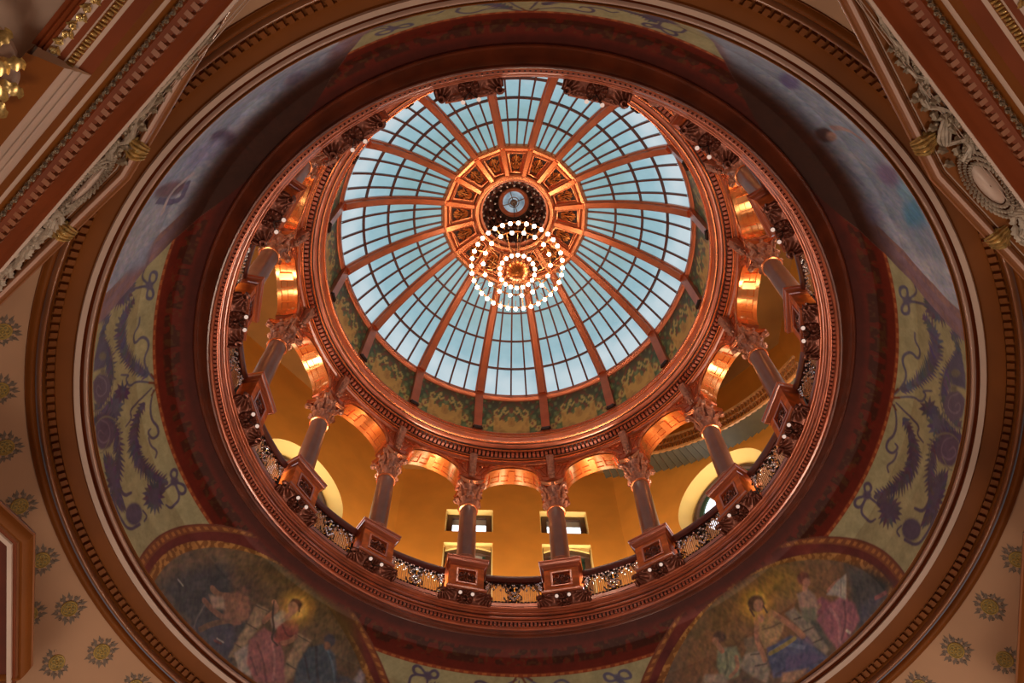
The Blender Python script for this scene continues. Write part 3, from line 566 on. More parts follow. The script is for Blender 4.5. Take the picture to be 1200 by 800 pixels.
# red outer band of each lunette with a beaded edge, then the picture field
mo = 1-sm(np.abs(A45)-wo, -.12, .12); band = (np.abs(A45) < wo)
mix(mo, (124,58,52)); mix(mo*n1*.6, (66,34,40)); mix(mo*north*.75, (146,130,150)); mix(mo*north*n2*.3, (176,158,176))  # north bands paled to mauve: cool light painted in
edge = wo-np.abs(A45)
ph = np.where(VV < .8, VV*CLEN/.075, A45*KA/.075)
mix(mo*(sm(edge,.15,.3)*(1-sm(edge,1.6,1.8)))*.9*(1-.8*north), (136,84,54)); mix(mo*(sm(edge,.5,.6)*(1-sm(edge,1.25,1.4)))*(np.sin(ph*PI) > 0), (176,120,70)); mix(mo*north*(sm(edge,.4,.5)*(1-sm(edge,1.35,1.5)))*.8, (146,124,134))
edge2 = np.abs(A45)-wi
mi2 = 1-sm(edge2, 1.5, 1.7)
mix(mi2*mo*.8*(1-.8*north), (150,104,54)); mix(mi2*mo*(n3 > .52)*.8*(1-.75*north), (196,146,84))
mi = 1-sm(edge2, -.1, .15)
mix(mi, (112,90,62)); mix(mi*n1*.6, (84,74,62))
mix(mi*north*(1-sm(VV, .66, .86)), (172,186,212)); mix(mi*north*(1-sm(VV,.3,.7))*n1*.7, (206,212,222)); mix(mi*north*n2*.3*(1-sm(VV,.5,.8)), (156,168,198))
mix(mi*north*sm(VV,.6,.85)*.7, (96,62,40))  # north lunettes browned upwards: shading of the cove painted in
for key, azc in (('SE',45),('SW',-45),('NE',135),('NW',-135)): paint([t for t in PAINT[key]], azc)
mix(mi*(1-north)*.09*(1-sm(VV,.45,.9)), (168,176,196)); mix(mi*(1-north)*.06, (200,180,150))  # thin bluish haze light mixed into the south lunettes
# dark red garland band under the gallery with a beaded lower edge
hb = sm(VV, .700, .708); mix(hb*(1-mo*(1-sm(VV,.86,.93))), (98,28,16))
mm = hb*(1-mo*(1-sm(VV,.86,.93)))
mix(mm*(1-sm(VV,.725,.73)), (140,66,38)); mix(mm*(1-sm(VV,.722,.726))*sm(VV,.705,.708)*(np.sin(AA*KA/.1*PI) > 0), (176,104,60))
g = sm(VV,.78,.80)*(1-sm(VV,.90,.92)); mix(mm*g*(n2 > .42)*.75, (52,26,16)); mix(mm*g*(n3 > .7)*.4, (84,60,30)); mix(mm*sm(VV,.90,.96), (74,22,12)); mix(north*mo*sm(VV,.50,.80), (58,30,22))  # last mix paints shade over the upper north lunettes and borders
n4 = vnoise(AA, Ym, 9, 5.0); n6 = vnoise(AA+VV*6, Ym*.5, 12, 3.0); n7 = vnoise(AA-VV*9, Ym*.6, 13, 2.0)
COL = COL*(1+(mi*(1-.5*north)*((n6-.5)*.45+(n7-.5)*.35))[...,None]); COL[...,0] *= 1+mi*(n7-.5)*.25; COL[...,2] *= 1-mi*(n6-.5)*.25
COL = np.clip(COL*(.90+.16*n3[...,None]+.14*n4[...,None]),0,1)
Rr = np.interp(vv, CL, CP[:,0]); Hh = np.interp(vv, CL, CP[:,1])
XX = np.sin(np.radians(AA))*Rr[None]*S; YY = np.cos(np.radians(AA))*Rr[None]*S; ZZ = np.broadcast_to(Hh[None]*S+EYE, AA.shape)
def paintmesh(name, facemask):
    # faces of the cove grid chosen by the mask become one mesh with its painting
    ii, jj = np.where(facemask); i2 = (ii+1) % NA
    idx = np.stack([ii*(NV+1)+jj, i2*(NV+1)+jj, i2*(NV+1)+jj+1, ii*(NV+1)+jj+1], 1)
    u, inv = np.unique(idx.ravel(), return_inverse=True)
    co = np.stack([XX.ravel()[u], YY.ravel()[u], ZZ.ravel()[u]], 1).astype(np.float32)
    me = bpy.data.meshes.new(name); nf = len(ii)
    me.vertices.add(len(u)); me.vertices.foreach_set('co', co.ravel())
    me.loops.add(nf*4); me.loops.foreach_set('vertex_index', inv.astype(np.int32).ravel())
    me.polygons.add(nf); me.polygons.foreach_set('loop_start', np.arange(0, nf*4, 4, dtype=np.int32)); me.update(calc_edges=True)
    ca = me.color_attributes.new('paint', 'FLOAT_COLOR', 'POINT')
    c4 = np.ones((len(u), 4), np.float32); c4[:, :3] = COL.reshape(-1, 3)[u]; ca.data.foreach_set('color', c4.ravel())
    me.shade_smooth(); me.materials.append(M['mural'])
    o = bpy.data.objects.new(name, me); col.objects.link(o); return o
FA = (AA[:, :-1]); FV = VV[:, :-1]; fa45 = A45[:, :-1]; fwi = wi[:, :-1]; fwo = wo[:, :-1]
inl = np.abs(fa45) < fwi
quad = np.floor(FA/90).astype(int)
labs = {0:'lunette mural at lower right, haloed woman in blue skirt beside a woman in pink', 1:'lunette mural at upper right with pale blue sky and a dark haired head',
        2:'lunette mural at upper left with pale lilac clouds, cut by the beam', 3:'lunette mural at lower left, haloed figure in red cape beside a blue hooded figure'}
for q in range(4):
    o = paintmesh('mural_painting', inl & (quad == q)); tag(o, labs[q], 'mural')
inp = (np.abs(fa45) > fwo) & (FV < .70)
pq = np.floor(((FA+45) % 360)/90).astype(int)
plabs = {0:'painted sage field with bows at the bottom edge of the picture', 1:'painted sage field with slate acanthus garlands on the right of the ring',
         2:'painted sage strip along the top edge of the picture', 3:'painted sage field with slate acanthus garlands on the left of the ring'}
for q in range(4):
    o = paintmesh('painted_garland_field', inp & (pq == q)); tag(o, plabs[q], 'wall painting')
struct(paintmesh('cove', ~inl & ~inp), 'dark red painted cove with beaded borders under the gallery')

# ---- copper ring carrying the gallery ----------------------------------
struct(ringlathe([(.7586,1.917),(.757,1.911),(.7545,1.909),(.752,1.911),(.750,1.914),(.742,1.909),(.734,1.902),(.727,1.8955),(.723,1.893),(.7215,1.887),(.719,1.8845),(.716,1.885),(.7145,1.888),(.7145,1.893)],256).build('trim_10','ring_wood'), 'grained red wood soffit ring under the gallery')
for nm, pr, mm_ in (('trim_11',[(.7145,1.893),(.711,1.895),(.7095,1.900),(.7097,1.9015)],'mahogany'),('trim_13',[(.7097,1.9015),(.7097,1.912),(.7045,1.9125)],'groove'),
    ('trim_14',[(.7045,1.9122),(.7025,1.9125),(.7015,1.9145),(.7025,1.9165)],'lip_copper'),('trim_15',[(.7025,1.9165),(.7035,1.9175),(.7035,1.919)],'groove'),
    ('trim_16',[(.7035,1.919),(.7005,1.9195),(.699,1.9225),(.699,1.926),(.7005,1.9285)],'mahogany'),('trim_17',[(.7005,1.9285),(.702,1.930),(.7015,1.9325)],'groove'),
    ('trim_18',[(.7015,1.9325),(.698,1.9335),(.6965,1.936),(.6965,1.939),(.6975,1.9405)],'mahogany'),('trim_19',[(.6975,1.9405),(.6945,1.941),(.6925,1.943),(.6915,1.9455),(.692,1.947)],'mahogany'),
    ('trim_20',[(.692,1.947),(.690,1.9475),(.6885,1.9495),(.6885,1.952),(.690,1.954),(.70,1.957)],'lip_copper')):
    struct(ringlathe(pr,256).build(nm,mm_), 'moulding of the gallery lip')
b = MB(); N = 416
for i in range(N):
    a0 = 360*i/N; a1 = a0+360/N*.58
    b.hexa([P(a,R,h) for h in (1.9025,1.9115) for R,a in ((.7045,a0),(.7045,a1),(.7096,a1),(.7096,a0))])
struct(b.build('trim_12','dentil_wood', smooth=False), 'fine dentil course of the gallery lip')
struct(ringlathe([(.69,1.956),(1.06,1.956)],64).build('gallery_floor','ring_wood'))

# ---- octagonal drum wall of the gallery ------------------------------------
AP = .95; HT = 3.02
def wallpt(az_c, x, h, d=0.):   # x: along the wall (units), d: depth outward
    t = rad(az_c); R = AP+d
    return Vector(((R*math.sin(t)+x*math.cos(t))*S, (R*math.cos(t)-x*math.sin(t))*S, Z(h)))
def wall_face(name, az_c, holes, rounds):
    b = MB(); W = AP*math.tan(rad(22.5))
    xs = sorted(set([-W,W]+[v for h in holes for v in h[:2]]+[v for c in rounds for v in (c[0]-c[2],c[0]+c[2])]))
    hs = sorted(set([1.956,HT]+[v for h in holes for v in h[2:4]]+[v for c in rounds for v in (c[1]-c[2],c[1]+c[2])]))
    for i in range(len(xs)-1):
        for j in range(len(hs)-1):
            cx = (xs[i]+xs[i+1])/2; ch = (hs[j]+hs[j+1])/2
            if any(h[0] < cx < h[1] and h[2] < ch < h[3] for h in holes): continue
            if any(abs(cx-c[0]) < c[2] and abs(ch-c[1]) < c[2] for c in rounds): continue
            b.add([wallpt(az_c,xs[i],hs[j]),wallpt(az_c,xs[i+1],hs[j]),wallpt(az_c,xs[i+1],hs[j+1]),wallpt(az_c,xs[i],hs[j+1])],[(0,1,2,3)])
    for cx, ch, r in rounds:
        n = 48; rows = [[],[]]
        for k in range(n):
            t = 2*PI*k/n; c, s = math.cos(t), math.sin(t); q = r/max(abs(c),abs(s))
            rows[0].append(wallpt(az_c,cx+c*r,ch+s*r)); rows[1].append(wallpt(az_c,cx+c*q,ch+s*q))
        b.grid(rows, closed=True)
    return struct(b.build(name, 'ochre', smooth=False))
WN = [0]
def rect_window(az_c, x0, x1, h0, h1, arched=False, label=None):
    WN[0] += 1; n = 'window_%d' % WN[0]; D = .030; sp = .006
    i0, i1, j0, j1 = x0+sp, x1-sp, h0+sp*.3, h1-.008
    b = MB()
    o = [(x0,h0),(x1,h0),(x1,h1),(x0,h1)]; q = [(i0,j0),(i1,j0),(i1,j1),(i0,j1)]
    for k in range(4):
        a, c = o[k], o[(k+1)%4]; e, g = q[(k+1)%4], q[k]
        b.add([wallpt(az_c,*a),wallpt(az_c,*c),wallpt(az_c,*e,D),wallpt(az_c,*g,D)],[(0,1,2,3)])
    base = wallpt(az_c,(x0+x1)/2,h0,D)
    root = empty(n, base, -rad(az_c)); root['kind'] = 'structure'
    if label: root['label'] = label
    inv = (Matrix.Translation(base) @ Matrix.Rotation(-rad(az_c),4,'Z')).inverted()
    def fin(bb, nm, m, sm_=False):
        bb.v = [tuple(inv @ Vector(v)) for v in bb.v]; return bb.build(nm, m, root, smooth=sm_)
    fin(b, 'reveal', 'cream_reveal')
    fr = .018; b = MB()
    def bar(xa,xb,ha,hb,d0=.0,d1=.012):
        b.hexa([wallpt(az_c,x,h,D-d) for h in (ha,hb) for x,d in ((xa,d1),(xb,d1),(xb,d0),(xa,d0))])
    bar(i0,i0+fr,j0,j1); bar(i1-fr,i1,j0,j1); bar(i0+fr,i1-fr,j0,j0+fr*.8)
    if not arched: bar(i0+fr,i1-fr,j1-fr*.9,j1)
    if arched:
        # segmental head: solid corners under a curved top
        nseg = 8; w = i1-i0
        for k in range(nseg):
            xa = i0+w*k/nseg; xb = i0+w*(k+1)/nseg
            f = lambda x: j1-.002-.020*((x-(i0+i1)/2)/(w/2))**2; f2 = lambda x: f(x)-.022
            b2 = MB() if k == 0 else b2
            b2.hexa([wallpt(az_c,x,h,D-d) for x,d,h in ((xa,.02,f(xa)),(xb,.02,f(xb)),(xb,0,f(xb)),(xa,0,f(xa)),(xa,.02,j1),(xb,.02,j1),(xb,0,j1),(xa,0,j1))])
            b.hexa([wallpt(az_c,x,h,D-d) for x,d,h in ((xa,.014,f2(xa)),(xb,.014,f2(xb)),(xb,0,f2(xb)),(xa,0,f2(xa)),(xa,.014,f(xa)),(xb,.014,f(xb)),(xb,0,f(xb)),(xa,0,f(xa)))])
        fin(b2, 'arched_head', 'cream_reveal')
    fin(b, 'frame', 'sash')
    b = MB(); y1 = j1-(.026 if arched else fr*.9)
    bar(i0+fr,i1-fr,y1-(.028 if arched else (y1-j0)*.3),y1,.0,.003); fin(b, 'blind', 'blind')
    if arched:
        b = MB(); bar(i0+fr,i0+fr+.01,j0,y1,0,.006); bar(i1-fr-.01,i1-fr,j0,y1,0,.006); bar(i0+fr,i1-fr,y1-.034,y1-.028,0,.006); bar(i0+fr,i1-fr,(j0+y1)/2-.06,(j0+y1)/2-.05,0,.006); fin(b,'sash','sash_green')
    b = MB(); b.add([wallpt(az_c,i0,j0,D),wallpt(az_c,i1,j0,D),wallpt(az_c,i1,j1,D),wallpt(az_c,i0,j1,D)],[(0,1,2,3)]); fin(b,'pane','daylight')
def round_window(az_c, cx, ch, r, label):
    WN[0] += 1; n = 'window_%d' % WN[0]; D = .05; base = wallpt(az_c,cx,ch-r,D)
    root = empty(n, base, -rad(az_c)); root['kind'] = 'structure'; root['label'] = label
    inv = (Matrix.Translation(base) @ Matrix.Rotation(-rad(az_c),4,'Z')).inverted()
    def rg(rd): return [[wallpt(az_c,cx+q*math.cos(2*PI*k/48),ch+q*math.sin(2*PI*k/48),d) for k in range(48)] for q,d in rd]
    for nm, m, rd in (('reveal','cream_reveal',[(r,0),(r-.03,D)]),('frame','sash',[(r-.03,D),(r-.034,D-.012),(r-.046,D-.012),(r-.05,D-.004)]),('sash','sash_green',[(r-.05,D-.004),(r-.066,D-.004),(r-.068,D)])):
        b = MB(); b.grid(rg(rd), closed=True); b.v = [tuple(inv @ Vector(v)) for v in b.v]; b.build(nm, m, root)
    b = MB(); b.add(rg([(r-.06,D+.001)])[0],[tuple(range(48))]); b.v = [tuple(inv @ Vector(v)) for v in b.v]; b.build('pane','daylight',root,smooth=False)
    b = MB()
    for x0,x1,h0,h1 in ((-.004,.004,-r+.06,r-.06),(-r+.06,r-.06,-.004,.004)):
        b.hexa([wallpt(az_c,cx+x,ch+h,D-d) for h in (h0,h1) for x,d in ((x0,.008),(x1,.008),(x1,0),(x0,0))])
    b.v = [tuple(inv @ Vector(v)) for v in b.v]; b.build('muntin','sash_green',root,smooth=False)
OFF = {0:.027, 90:0, 180:0, 270:0}
names = {0:'wall_south',45:'wall_southeast',90:'wall_east',135:'wall_northeast',180:'wall_north',225:'wall_northwest',270:'wall_west',315:'wall_southwest'}
for a in range(0, 360, 90):
    hl = []
    for c, wd in ((-.166,'left'),(.166,'right')):
        c += OFF[a]
        hl += [(c-.083,c+.083,2.635,2.762),(c-.083,c+.083,2.14,2.572)]
    wall_face(names[a], a, hl, [])
    for k, h in enumerate(hl):
        side = 'left' if k < 2 else 'right'
        lb = {0:'%s window behind the lower gallery columns, %s of centre' % ('small square' if k % 2 == 0 else 'tall segment headed', side)}.get(a)
        rect_window(a, *h, arched=(k % 2 == 1), label=lb)
for a in range(45, 360, 90):
    wall_face(names[a], a, [], [(0,2.49,.178)])
    round_window(a, 0, 2.49, .178, 'round window with cream splayed reveal in the %s gallery wall' % names[a][5:])
b = MB(); W = AP/math.cos(rad(22.5))
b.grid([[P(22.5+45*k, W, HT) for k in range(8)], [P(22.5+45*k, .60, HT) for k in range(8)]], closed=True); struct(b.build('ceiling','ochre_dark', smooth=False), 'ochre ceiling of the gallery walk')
# ================================================================= GALLERY
def loc_frame(R0, h0):
    o = P(0, R0, h0); return o
# ---- pedestal: die with sunk carved panel, cap and base mouldings ---------
R0, H0 = .655, 1.958
def LP(x, R, h): return Vector((x*S, (R-R0)*S, (h-H0)*S))          # local point: x tangential (units), radius, height
def lbox(b, x0, x1, ra, rb, h0, h1, ch=0.):
    b.box(x0*S, x1*S, (ra-R0)*S, (rb-R0)*S, (h0-H0)*S, (h1-H0)*S, ch)
ped = empty('pedestal'); 
b = MB(); hw = .047
lbox(b,-hw,hw,.664,.735,1.975,2.068)
fr = .664; pw, ph0, ph1 = .024, 1.997, 2.047
# raised frame round the sunk panel
for x0,x1,h0,h1 in ((-hw,-pw-.004,1.978,2.066),(pw+.004,hw,1.978,2.066),(-pw-.004,pw+.004,1.978,ph0-.004),(-pw-.004,pw+.004,ph1+.004,2.066)):
    lbox(b,x0,x1,.6585,.6645,h0,h1)
b.build('die','pedestal',ped,smooth=False)
b = MB()
for x0,x1,h0,h1 in ((-pw-.005,-pw,ph0-.005,ph1+.005),(pw,pw+.005,ph0-.005,ph1+.005),(-pw,pw,ph0-.005,ph0),(-pw,pw,ph1,ph1+.005)):
    lbox(b,x0,x1,.6565,.6645,h0,h1)
b.build('panel_frame','mahogany',ped,smooth=False)
b = MB(); scrollwork(b, lambda x,y,z: Vector((x, (.6635-R0)*S-z, ((ph0+ph1)/2-H0)*S+y)), pw*2*S, (ph1-ph0)*S, .018, depth=.03)
b.build('carved_panel','bronze',ped)
b = MB()
def moulded(b, hw0, f0, back, prof):
    # rectangular moulding: profile of (projection, height) swept round front and sides
    rows = []
    for pr, h in prof:
        rows.append([LP(-hw0-pr,back,h),LP(-hw0-pr,f0-pr,h),LP(hw0+pr,f0-pr,h),LP(hw0+pr,back,h)])
    b.grid(rows); o = len(b.v)
    b.add(rows[-1],[(0,1,2,3)]); b.add(rows[0],[(3,2,1,0)])
moulded(b, hw, .6585, .74, [(0,2.062),(.003,2.066),(.004,2.070),(.008,2.074),(.010,2.075),(.010,2.085),(.012,2.088),(.012,2.092),(.004,2.094)])
b.build('cap','mahogany',ped,smooth=False)
b = MB(); moulded(b, hw, .6585, .74, [(.006,1.964),(.008,1.966),(.008,1.972),(.004,1.975),(.002,1.980),(0,1.981)])
b.build('plinth','mahogany',ped,smooth=False)
# carved shell console under the die
b = MB(); nx, ns = 110, 22; rows = []
for i in range(ns+1):
    t = i/ns; row = []
    for j in range(nx+1):
        u = -1+2*j/nx; q = abs(u)
        x = u*(.060+.008*t)
        rr = .6905-.035*t**1.15+.010*q**3*(1-t); hh = 1.949+.014*t**1.9
        # carving: fluted eye in the middle, fans of leaves either side
        dx2, dy2 = u/.34, (t-.45)/.62; r = math.hypot(dx2,dy2); th = math.atan2(dy2,dx2); d = 0
        if r < .22: d = -.0035
        elif r < .40: d = .0035*math.sin((r-.22)/.18*PI)
        elif r < 1.0: d = .0044*(.5+.5*math.cos(12*th))*math.sin(min(1,(r-.40)/.6)*PI*.9)+.001
        else:
            ox, oy = (q-.98)/.7, (t-1.05)/1.1; th2 = math.atan2(-oy,-ox); r2 = math.hypot(ox,oy)
            d = .0048*(.5+.5*math.cos(11*th2))*math.sin(min(1,r2/.95)*PI)-.0022
        if t > .86: d += .0025*math.sin((t-.86)/.14*PI)*(1+.3*math.cos(u*40))
        row.append(LP(x, rr-d*.7, hh-d))
    rows.append(row)
b.grid(rows)
for sx in (-1,1):
    b.tube([LP(sx*.061+.0085*sx*x, .662+.0085*y, 1.9575-.001) for x,y in spiral((0,0),1,1.6,18,0,sx)], [.04-.0016*i for i in range(18)], 6)
    b.tube([LP(sx*.066,.690,1.951),LP(sx*.0675,.680,1.949),LP(sx*.068,.668,1.953)], [.02,.045,.03], 6)
b.build('shell_console','bronze',ped,sharp=60)
tag(ped,'x','pedestal')
ring_copies(ped, R0, H0, lambda k: 'copper pedestal with carved panel, '+side_words(k), group='pedestals round the gallery')

# ---- sconce: two globes on the console front --------------------------------
sc = empty('globe_sconce'); b = MB()
for sx in (-1,1):
    b.tube([LP(0,.668,1.948),LP(sx*.008,.660,1.9445),LP(sx*.0155,.654,1.9455)],.012,5)
    b.lathe([(.0,-.02),(.03,-.02),(.035,.01),(0,.015)],8,LP(sx*.0165,.651,1.9455+.0055))
b.build('bracket','dark_bronze',sc)
for sx in (-1,1):
    b = MB(); b.sphere(LP(sx*.0165,.651,1.9455),.038,12,8); b.build('globe','sconce_globe',sc)
tag(sc,'x','wall light')
ring_copies(sc, R0, H0, lambda k: 'two small globes below pedestal '+side_words(k), group='paired globe lights below the pedestals')

# ---- column ---------------------------------------------------------------------
RC, HC = .692, 2.094
def CPt(x, y, h): return Vector((x*S, y*S, (h-HC)*S))
colm = empty('marble_column')
b = MB(); b.box(-.036*S,.036*S,-.036*S,.036*S,0,.010*S)
b.lathe([(r*S,(h)*S) for r,h in ((.035,.010),(.037,.014),(.035,.019),(.031,.021),(.030,.024),(.032,.027),(.031,.031),(.028,.033))],28)
b.build('base','capital',colm)
b = MB(); b.lathe([(.0285*S,.033*S),(.0275*S,.045*S),(.0272*S,.12*S),(.0262*S,.20*S),(.0245*S,.272*S),(.0255*S,.274*S),(.0255*S,.278*S)],32)
b.build('shaft','marble',colm)
b = MB(); b.lathe([(.0255*S,.2725*S),(.0285*S,.2735*S),(.0298*S,.2765*S),(.0285*S,.2795*S),(.0262*S,.2805*S)],28); b.build('astragal','copper',colm)
cap = MB(); z0 = .276*S
cap.lathe([(.0262*S,z0),(.0285*S,z0+.002*S),(.0285*S,z0+.006*S),(.0255*S,z0+.008*S),(.0255*S,z0+.06*S),(.028*S,z0+.085*S),(.035*S,z0+.103*S)],24)
for row,(hh,LL,WW,off) in enumerate(((.008,.045,.019,0),(.030,.060,.020,.5))):
    for k in range(8):
        a = 2*PI*(k+off)/8; d = Vector((math.cos(a),math.sin(a),0)); w = Vector((-d.y,d.x,0))
        leaf(cap, d*.0258*S+Vector((0,0,z0+hh*S)), Vector((d.x*.06,d.y*.06,1)), d, w, LL*S, WW*S, .8, 7, .17, .04)
for k in range(4):
    a = PI/4+k*PI/2; d = Vector((math.cos(a),math.sin(a),0)); w = Vector((-d.y,d.x,0))
    for sgn in (-1,1):
        pts = [d*.026*S+w*sgn*.010*S+Vector((0,0,z0+.055*S)), d*.031*S+w*sgn*.006*S+Vector((0,0,z0+.080*S)), d*.046*S+w*sgn*.003*S+Vector((0,0,z0+.100*S))]
        sp = [d*(.049+.009*x)*S+w*sgn*.003*S+Vector((0,0,z0+(.093+.008*y)*S)) for x,y in spiral((0,0),1,1.3,12,PI*.7,-1)]
        cap.tube(pts+sp[1:], [.024,.03,.036]+[.034-.0016*i for i in range(11)], 6)
    a2 = k*PI/2; d2 = Vector((math.cos(a2),math.sin(a2),0)); w2 = Vector((-d2.y,d2.x,0))
    for sgn in (-1,1):
        cap.tube([d2*.029*S+w2*sgn*(.012-.006*i/5)*S+Vector((0,0,z0+(.06+.035*i/5)*S)) for i in range(6)],[.016]*6,5)
    cap.sphere(d2*.037*S+Vector((0,0,z0+.108*S)),.05,8,6)
cap.build('capital','capital',colm)
ab = MB()
def abacus(hw, cc, z):
    pts = []
    for k in range(4):
        a = PI/4+k*PI/2; a2 = a+PI/2
        c0 = Vector((math.cos(a),math.sin(a)))*hw*1.414; c1 = Vector((math.cos(a2),math.sin(a2)))*hw*1.414; mid = (c0+c1)/2; inn = -mid.normalized()*cc
        tdir = (c1-c0).normalized(); c0 = c0+tdir*.05; c1 = c1-tdir*.05
        for i in range(7):
            t = i/6; p = c0*(1-t)+c1*t+inn*math.sin(PI*t); pts.append((p.x,p.y,z))
    return pts
rows = [abacus(.039*S,.075,z0+.104*S),abacus(.0415*S,.08,z0+.107*S),abacus(.0415*S,.08,z0+.113*S),abacus(.0445*S,.08,z0+.117*S),abacus(.0445*S,.08,z0+.121*S)]
ab.grid(rows, closed=True); ab.add(rows[0],[tuple(range(27,-1,-1))]); ab.add(rows[-1],[tuple(range(28))])
ab.build('abacus','copper',colm,sharp=50)
tag(colm,'x','column')
ring_copies(colm, RC, HC, lambda k: 'mauve brown marble column, '+side_words(k), group='columns round the gallery')

# ---- balustrade bay ---------------------------------------------------------------
RB, HB = .700, 1.957; HALF = 6.5
def BP(a, h, R=RB):     # local to (RB,HB) at azimuth 0
    return P(a, R, h)-P(0, RB, HB)
bal = empty('balustrade')
def arcsweep(b, prof, a0, a1, n=14):
    rows = [[BP(a0+(a1-a0)*i/n, h, R) for R,h in prof] for i in range(n+1)]
    b.grid(rows, closed=True); b.add(rows[0],[tuple(range(len(prof)))]); b.add(rows[-1],[tuple(range(len(prof)-1,-1,-1))])
b = MB(); arcsweep(b,[(.690,2.066),(.688,2.070),(.688,2.078),(.692,2.083),(.709,2.083),(.712,2.078),(.712,2.070),(.710,2.066),(.706,2.060),(.694,2.060)],-HALF,HALF)
b.build('handrail','mahogany_dark',bal)
b = MB(); arcsweep(b,[(.692,1.958),(.692,1.972),(.695,1.976),(.705,1.976),(.708,1.972),(.708,1.958)],-HALF,HALF); b.build('bottom_rail','mahogany',bal)
h0, h1 = 1.977, 2.060; hc = (h0+h1)/2
def bt(b, pts, r, n=5): b.tube([BP(a,h) for a,h in pts], r, n)
for sgn in (-1,1):
    b = MB(); cx = sgn*3.25
    out = [(cx-2.5,hc-.008),(cx-1.8,h0+.006),(cx+1.8,h0+.006),(cx+2.5,hc-.008),(cx+2.1,hc+.014),(cx+1.2,h1-.008),(cx-1.2,h1-.008),(cx-2.1,hc+.014)]
    b.tube([BP(a,h) for a,h in out], .022, 6, closed=True)
    for i in range(9):
        x = -1.8+.45*i; top = h1-.008 if abs(x) < 1.05 else hc+.014+(1.8-abs(x))/.8*(h1-.022-hc)
        bt(b, [(cx+x,h0+.006),(cx+x,top)], .016, 4)
    b.build('lyre_grille','lattice',bal)
b = MB()
for sgn in (-1,1):
    for (ca,ch,rr,st,tn,dd) in ((0.75,hc+.016,.020,0,1.5,1),(0.75,hc-.018,.018,3,1.5,-1),(6.0,hc+.02,.013,PI,1.4,1),(6.0,hc-.02,.013,0,1.4,-1),(1.6,h1-.012,.010,1,1.2,1),(5.2,h1-.012,.010,2,1.2,-1)):
        pts = spiral((0,0),rr,tn,12,st,dd*sgn)
        bt(b, [(sgn*ca+x/RB*57.3,ch+y) for x,y in pts], .020, 4)
    bt(b, [(sgn*HALF*.995,h0),(sgn*HALF*.995,h1)], .03, 5)
    for q in range(9):
        a = sgn*(.2+q*.77); b.sphere(BP(a,h1-.004-.003*(q%2)),.045,6,4); b.sphere(BP(a,h0+.005),.035,6,4)
    for q in range(5): b.sphere(BP(sgn*(.3+.35*(q%2)),h0+.012+q*.016),.04,6,4)
b.marks.append((len(b.f),1))
for sgn in (-1,1):
    for q in range(12):
        a = sgn*(.15+q*.55); b.sphere(BP(a,h1-.012-.010*((q*7)%3),RB-.004),.03,6,4)
        b.sphere(BP(sgn*(.1+1.2*((q*5)%4)/4 if q < 6 else 5.6+.8*((q*3)%5)/5),h0+.01+.0062*q,RB-.004),.032,6,4)
b.build('scrollwork',('dark_bronze',mat('silvered_bead',(236,230,232),.2,.8,.1)),bal)
tag(bal,'x','balustrade')
ring_copies(bal, RB, HB, lambda k: 'pierced metal balustrade bay '+side_words(k,False), half=False, group='balustrade bays of the gallery')

# ---- arcade arches -----------------------------------------------------------------
RA, HA = .655, 2.498; RBk = .715
def AP_(a, R, h): return P(a, R, h)-P(0, RA, HA)
sp = 7.75; rise = .080; HTOP = 2.604
def arch_h(a): return HA+.004+rise*math.sqrt(max(0,1-(a/sp)**2))
arch = empty('arch')
aa = [-11.25,-9.6,-sp-.001]+[-sp*math.cos(PI*i/28) for i in range(29)]+[sp+.001,9.6,11.25]
def lowh(a): return HA if abs(a) > sp else arch_h(a)
b = MB()
b.grid([[AP_(a,RA,lowh(a)) for a in aa],[AP_(a,RA,HTOP) for a in aa],[AP_(a,RBk,HTOP) for a in aa],[AP_(a,RBk,lowh(a)) for a in aa]])
b.grid([[AP_(a,R,HA) for R in (RA,RBk)] for a in (-11.25,-sp)]); b.grid([[AP_(a,R,HA) for R in (RA,RBk)] for a in (sp,11.25)])
b.build('spandrel_wall','mahogany',arch,sharp=30)
# copper soffit with sunk coffers
b = MB(); ths = [PI*i/40 for i in range(41)]
def so(th, R, dep=0.): 
    a = -sp*math.cos(th); return AP_(a*(1-dep*.9), R, HA+.004+(rise-dep)*math.sin(th)-(0))
ribs = [(0,.0),(.012,.0),(.0135,.004),(.0285,.004),(.0295,.001),(.0305,.001),(.0315,.004),(.0465,.004),(.048,.0),(.060,.0)]
b.grid([[so(th, RA+r, .006-d) for r,d in ribs] for th in ths])
for th in (.04,.30,.72,1.16,PI-1.16,PI-.72,PI-.30,PI-.04):
    w = .035
    b.hexa([so(t_, RA+r, dd) for dd in (.0015,.0065) for t_,r in ((th-w,.012),(th+w,.012),(th+w,.048),(th-w,.048))])
w = .11; b.hexa([so(t_, RA+r, dd) for dd in (.0015,.009) for t_,r in ((PI/2-w,.010),(PI/2+w,.010),(PI/2+w,.050),(PI/2-w,.050))])
b.build('soffit','arch_copper',arch,sharp=30)
b = MB()
for off,rr in ((.004,.035),(.011,.022)):
    b.tube([AP_(-(sp+off*55)*math.cos(PI*i/28), RA-.001, HA+.004+(rise+off)*math.sin(PI*i/28)) for i in range(29)], rr, 6)
b.build('archivolt','copper',arch)
